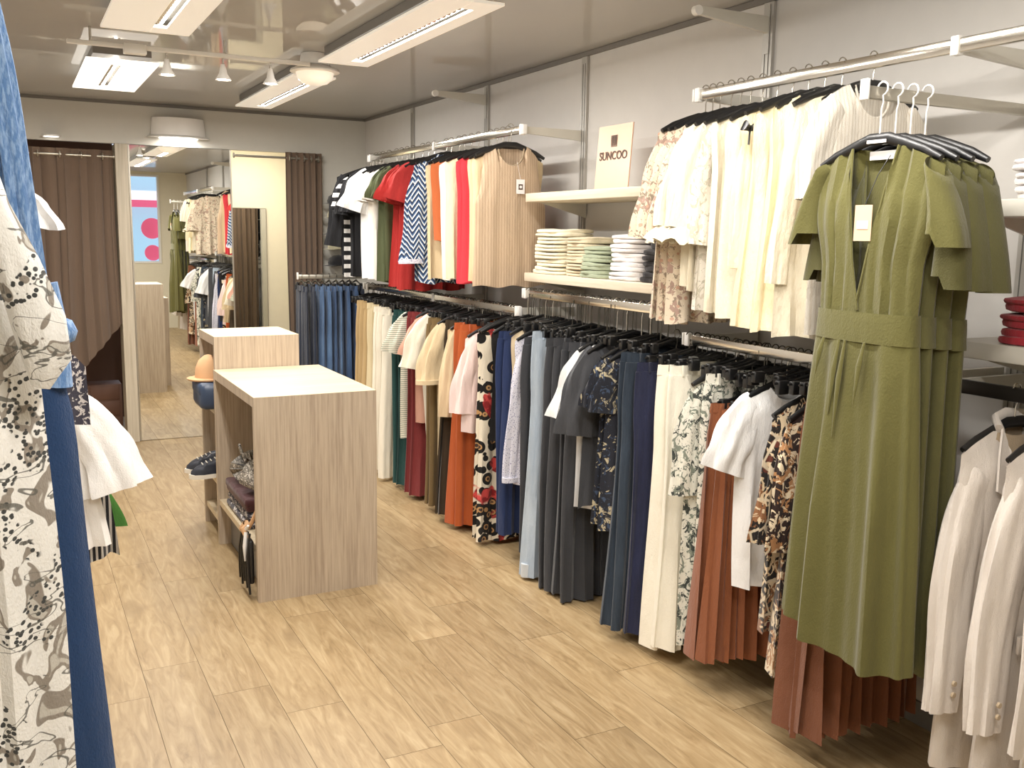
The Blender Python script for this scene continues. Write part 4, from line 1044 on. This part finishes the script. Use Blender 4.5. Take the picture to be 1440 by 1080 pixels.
# ------------------------------------------------------------------ pink sign
sg = empty('brand_sign', (2.39, 3.67, 1.806), 0); tag(sg, 'pink acrylic brand sign standing on the upper shelf', 'sign')
vs = [(.0, -.135, .001), (.0, .135, .001), (.02, .135, .285), (.02, -.135, .285)]
MB().add(vs+[(a+.006, b, c) for a, b, c in vs], [(0, 1, 2, 3), (7, 6, 5, 4), (0, 4, 5, 1), (1, 5, 6, 2), (2, 6, 7, 3), (3, 7, 4, 0)]).build('panel', 'acrylic', sg, False)
MB().box(-.035, .09, -.135, .135, .0, .006, .001).build('foot', 'acrylic', sg)
def text(s, size, loc, rot, mat, parent, name='lettering'):
    cu = bpy.data.curves.new(name, 'FONT'); cu.body = s; cu.size = size; cu.align_x = 'CENTER'; cu.align_y = 'CENTER'; cu.extrude = .0006; cu.offset = .0008
    to = bpy.data.objects.new(name, cu); col.objects.link(to)
    dg = bpy.context.evaluated_depsgraph_get(); me_ = bpy.data.meshes.new_from_object(to.evaluated_get(dg)); bpy.data.objects.remove(to)
    me_.materials.clear(); me_.materials.append(M[mat])
    o = bpy.data.objects.new(name, me_); col.objects.link(o); o.parent = parent; o.location = loc; o.rotation_euler = rot; return o
tilt = math.atan2(.02, .285)
text('SUNCOO', .052, (.0075, .0, .150), (PI/2+tilt*0, 0, -PI/2), 'ink', sg)
e_ = MB()
for k in range(5): e_.box(.0125, .0138, -.022+k*.010, -.016+k*.010, .195, .235)
e_.box(.0125, .0138, -.024, .024, .236, .240).box(.0125, .0138, -.024, .024, .190, .194)
e_.build('emblem', 'ink', sg, False)
for o_ in sg.children:
    if o_.name.startswith('lettering'): o_.location.x = .0085
    if o_.name.startswith('emblem'): o_.location.x = .0
# ------------------------------------------------------------------ things in the counters
# near counter niche
def blob(parent, name, mat, pts, rs, ry=None, n=16): return MB().tube(pts, rs, n, ry, True, lambda th, v: .07*math.sin(4*th+v*6)).build(name, mat, parent)
r = empty('knitted_bag', (.985, 4.56, .245)); tag(r, 'grey and cream patterned soft bag in the niche of the near counter', 'bag')
blob(r, 'pouch', 'scarfGrey', [(0, -.2, .20), (-.01, -.09, .225), (-.01, .08, .22), (0, .2, .2)], [.05, .085, .09, .05], [.04, .07, .075, .045])
r.location.z = .245
MB().tube([(-.05, -.05, .28), (-.07, -.02, .34), (-.06, .04, .34), (-.04, .08, .28)], .007, 8).build('handle', 'scarfGrey', r)
r2 = empty('clutch_bag', (.985, 4.56, .241)); tag(r2, 'dark maroon clutch lying under the patterned bag', 'bag')
MB().box(-.09, .09, -.22, .24, .075, .135, .018).build('body', 'clutch', r2); MB().box(-.094, .07, -.222, .242, .10, .142, .012).build('flap', 'clutch', r2)
r3 = empty('folded_scarf', (.985, 4.56, .241)); tag(r3, 'folded dark scarf with pale pattern at the bottom of the near counter niche', 'scarf')
MB().box(-.09, .09, -.23, .25, .0, .036, .014).build('lower_fold', 'dotDark', r3); MB().box(-.085, .09, -.22, .24, .037, .074, .016).build('upper_fold', 'dotDark', r3)
hb = empty('hanging_handbag', (.86, 4.15, .0)); tag(hb, 'black strappy bag with knotted tan scarf hanging at the front corner of the near counter', 'bag')
MB().box(-.012, .012, -.07, .03, .07, .27, .010).build('pouch', 'blackleather', hb)
for k in range(5): MB().tube([(-.004, -.06+.035*k, .30), (-.018, -.065+.04*k, .20), (-.016, -.07+.045*k, .10), (-.012, -.075+.05*k, .03+.015*(k % 3))], .0055, 7).build('strap', 'blackleather', hb)
MB().tube([(-.01, -.03, .27), (-.02, -.01, .31), (-.005, .01, .33), (-.015, .03, .30), (-.01, .05, .31)], [.008, .016, .013, .016, .006], 10).tube([(0, -.01, .31), (.01, -.05, .35), (.03, -.08, .42)], [.010, .009, .007], 8).build('knotted_scarf', 'peachfelt', hb)
MB().tube([(-.014, -.03, .30), (-.022, -.04, .24), (-.02, -.03, .17)], [.008, .010, .004], 8).tube([(-.01, -.02, .31), (-.012, -.07, .34)], [.009, .005], 8).build('scarf_tail', 'whitecard', hb)
# far counter shelves (left side)
h_ = empty('felt_hat', (.885, 5.13, .833)); tag(h_, 'peach felt hat in the top niche of the far counter', 'hat')
MB().lathe([(.105, .0), (.11, .008), (.07, .012), (.066, .06), (.05, .10), (.02, .125), (.001, .13)]).build('crown', 'peachfelt', h_)
b_ = empty('blue_pouch', (.885, 5.13, .691)); tag(b_, 'folded navy blue bag under the peach hat on the top shelf of the far counter', 'bag')
MB().box(-.07, .12, -.14, .10, .0, .135, .03).build('body', 'bluebag', b_); MB().box(-.074, .10, -.13, .09, .07, .139, .02).build('flap', 'bluebag', b_)
def shoe(x, y, z, rz, label):
    r = empty('sneaker', (x, y, z), rz); tag(r, label, 'shoe')
    out = [(-.13, 0), (-.125, .028), (-.08, .036), (0, .034), (.07, .045), (.115, .035), (.135, 0), (.115, -.035), (.07, -.045), (0, -.034), (-.08, -.036), (-.125, -.028)]
    n = len(out); mb = MB()
    vs = [(a, b, 0) for a, b in out]+[(a, b, .022) for a, b in out]
    mb.add(vs, [tuple(range(n-1, -1, -1)), tuple(range(n, 2*n))]+[(i, (i+1) % n, n+(i+1) % n, n+i) for i in range(n)]); mb.build('sole', 'sole', r)
    vs = []; zs = [(.94, 0), (.92, .5), (.80, .85), (.5, 1.0)]
    for f, t_ in zs:
        for a, b in out: vs.append((a*f-.01*(1-f), b*f, .022+t_*(.085 if a < -.02 else .085-.05*((a+.02)/.155))))
    m2 = MB().add(vs, [(i*n+k, i*n+(k+1) % n, (i+1)*n+(k+1) % n, (i+1)*n+k) for i in range(3) for k in range(n)]+[tuple(3*n+k for k in range(n))]); m2.build('upper', 'shoe', r)
    lc = MB()
    for i in range(4): lc.tube([(-.0+i*.022, -.02, .098-i*.008), (-.0+i*.022, .02, .098-i*.008)], .003, 6)
    lc.build('lace', 'sole', r)
    return r
shoe(.895, 5.08, .322, PI, 'dark sneaker with white sole, nearer of the pair on the low shelf'); shoe(.895, 5.22, .322, PI, 'dark sneaker with white sole, farther of the pair on the low shelf')
# ------------------------------------------------------------------ left rack
def lg(*a, **k): return garment(*a, **k)
# blue dress
bd = garment(D_, -.13, 1.36, 2.04, .52, 'bluedeep', 'deep blue long dress with chambray sleeves behind the grey floral dress', 'dress', 0, .17, .235, None, 'dress', sl=(.56, .018, .019, .008), slmat='chambray', sry=1.1, depth=.03, fold=.4, W=[(0, .10), (-.30, .11), (-.55, .165), (-.7, .19), (-1.52, .236)])
MB().lathe([(.001, -.02), (.018, -.012), (.022, 0), (.016, .014), (.001, .02)], (.180, -.01, -.57), 12).tube([(.168, -.01, -.51), (.18, -.01, -.56), (.175, -.01, -.64)], [.014, .010, .018], 12).build('tie_knot', 'chambray', bd)
hang('s', .09, -.13, 1.36, 2.135, 0, 'black hanger of the deep blue dress', 'blue dress hanger')
fd = garment(D_, -.15, 1.20, 2.03, .60, 'floralBig', 'white long dress with grey leaf and berry print, nearest on the left', 'dress', 0, .16, .19, None, 'dress', depth=.045, fold=.5, freq=5, W=[(0, .10), (-.3, .11), (-.45, .13), (-.6, .17), (-.9, .182), (-1.43, .19)])
MB().tube([(.085, -.02, -.24), (.112, -.035, -.33), (.135, -.045, -.41), (.155, -.05, -.47), (.172, -.055, -.53), (.178, -.055, -.57), (.170, -.055, -.60)], [.016, .018, .016, .022, .026, .024, .010], 24, [.02, .022, .022, .028, .032, .030, .016], True, lambda th, v: .08*math.sin(6*th+v*5)).build('sleeve', 'floralBig', fd)
hang('s', .10, -.15, 1.20, 2.135, 0, 'black hanger of the grey floral dress', 'floral dress hanger')
garment(T, -.13, 2.60, 2.03, 1.60, 'white', 'white lace-edged blouse behind the blue dress', 'blouse', 0, .08, .25, None, 'blouse', fold=1.1, freq=6, W=[(0, .08), (-.30, .12), (-.37, .215), (-.43, .255)])
hang('s', .10, -.13, 2.60, 2.135, 0, 'black hanger of the white lace-edged blouse', 'lace blouse hanger').scale = (.45, 1, 1)
garment(D_, -.11, 2.42, 2.03, 1.15, 'dotDark', 'dark dotted dress behind the blue dress', 'dress', 0, .10, .26, None, 'dress', fold=.6, W=[(0, .10), (-.5, .12), (-.66, .13), (-.74, .25), (-.88, .258)])
hang('s', .10, -.11, 2.42, 2.135, 0, 'black hanger of the dark dotted dress', 'dotted dress hanger').scale = (.45, 1, 1)
wb = garment(T, -.02, 2.80, 1.205, .73, 'leafWhite', 'white blouse with green leaves and wide flared sleeves', 'blouse', 0, .20, .23, None, 'blouse', sl=(.28, .06, .085, .062), depth=.05, fold=.6, sry=.8, collar=True)
garment(S, -.02, 2.92, 1.135, .66, 'stripeBlackSkirt', 'black and white pinstriped skirt under the white blouse', 'skirt', 0, .2, .255, None, 'skirt', fold=.9)
garment(T, -.01, 3.0, 1.135, .72, 'greenbit', 'green top behind the pinstriped skirt', 'top', 0, .20, .275, None, 'vest_top')
for y_, lb in ((2.80, 'white leaf blouse'), (2.92, 'pinstriped skirt'), (3.0, 'green top')):
    h_ = hang('s', .075, -.09, y_, 1.235, 0, 'black hanger of the '+lb, 'left '+lb)
for (k_, v_n) in list(hcount.items()):
    if v_n == 1:
        for o_ in col.objects:
            if o_.get('group') == k_: del o_['group']; break

# ------------------------------------------------------------------ world
w = bpy.data.worlds.new('world'); sc.world = w; w.use_nodes = True
w.node_tree.nodes['Background'].inputs[0].default_value = (.75, .85, 1, 1); w.node_tree.nodes['Background'].inputs[1].default_value = 1.0
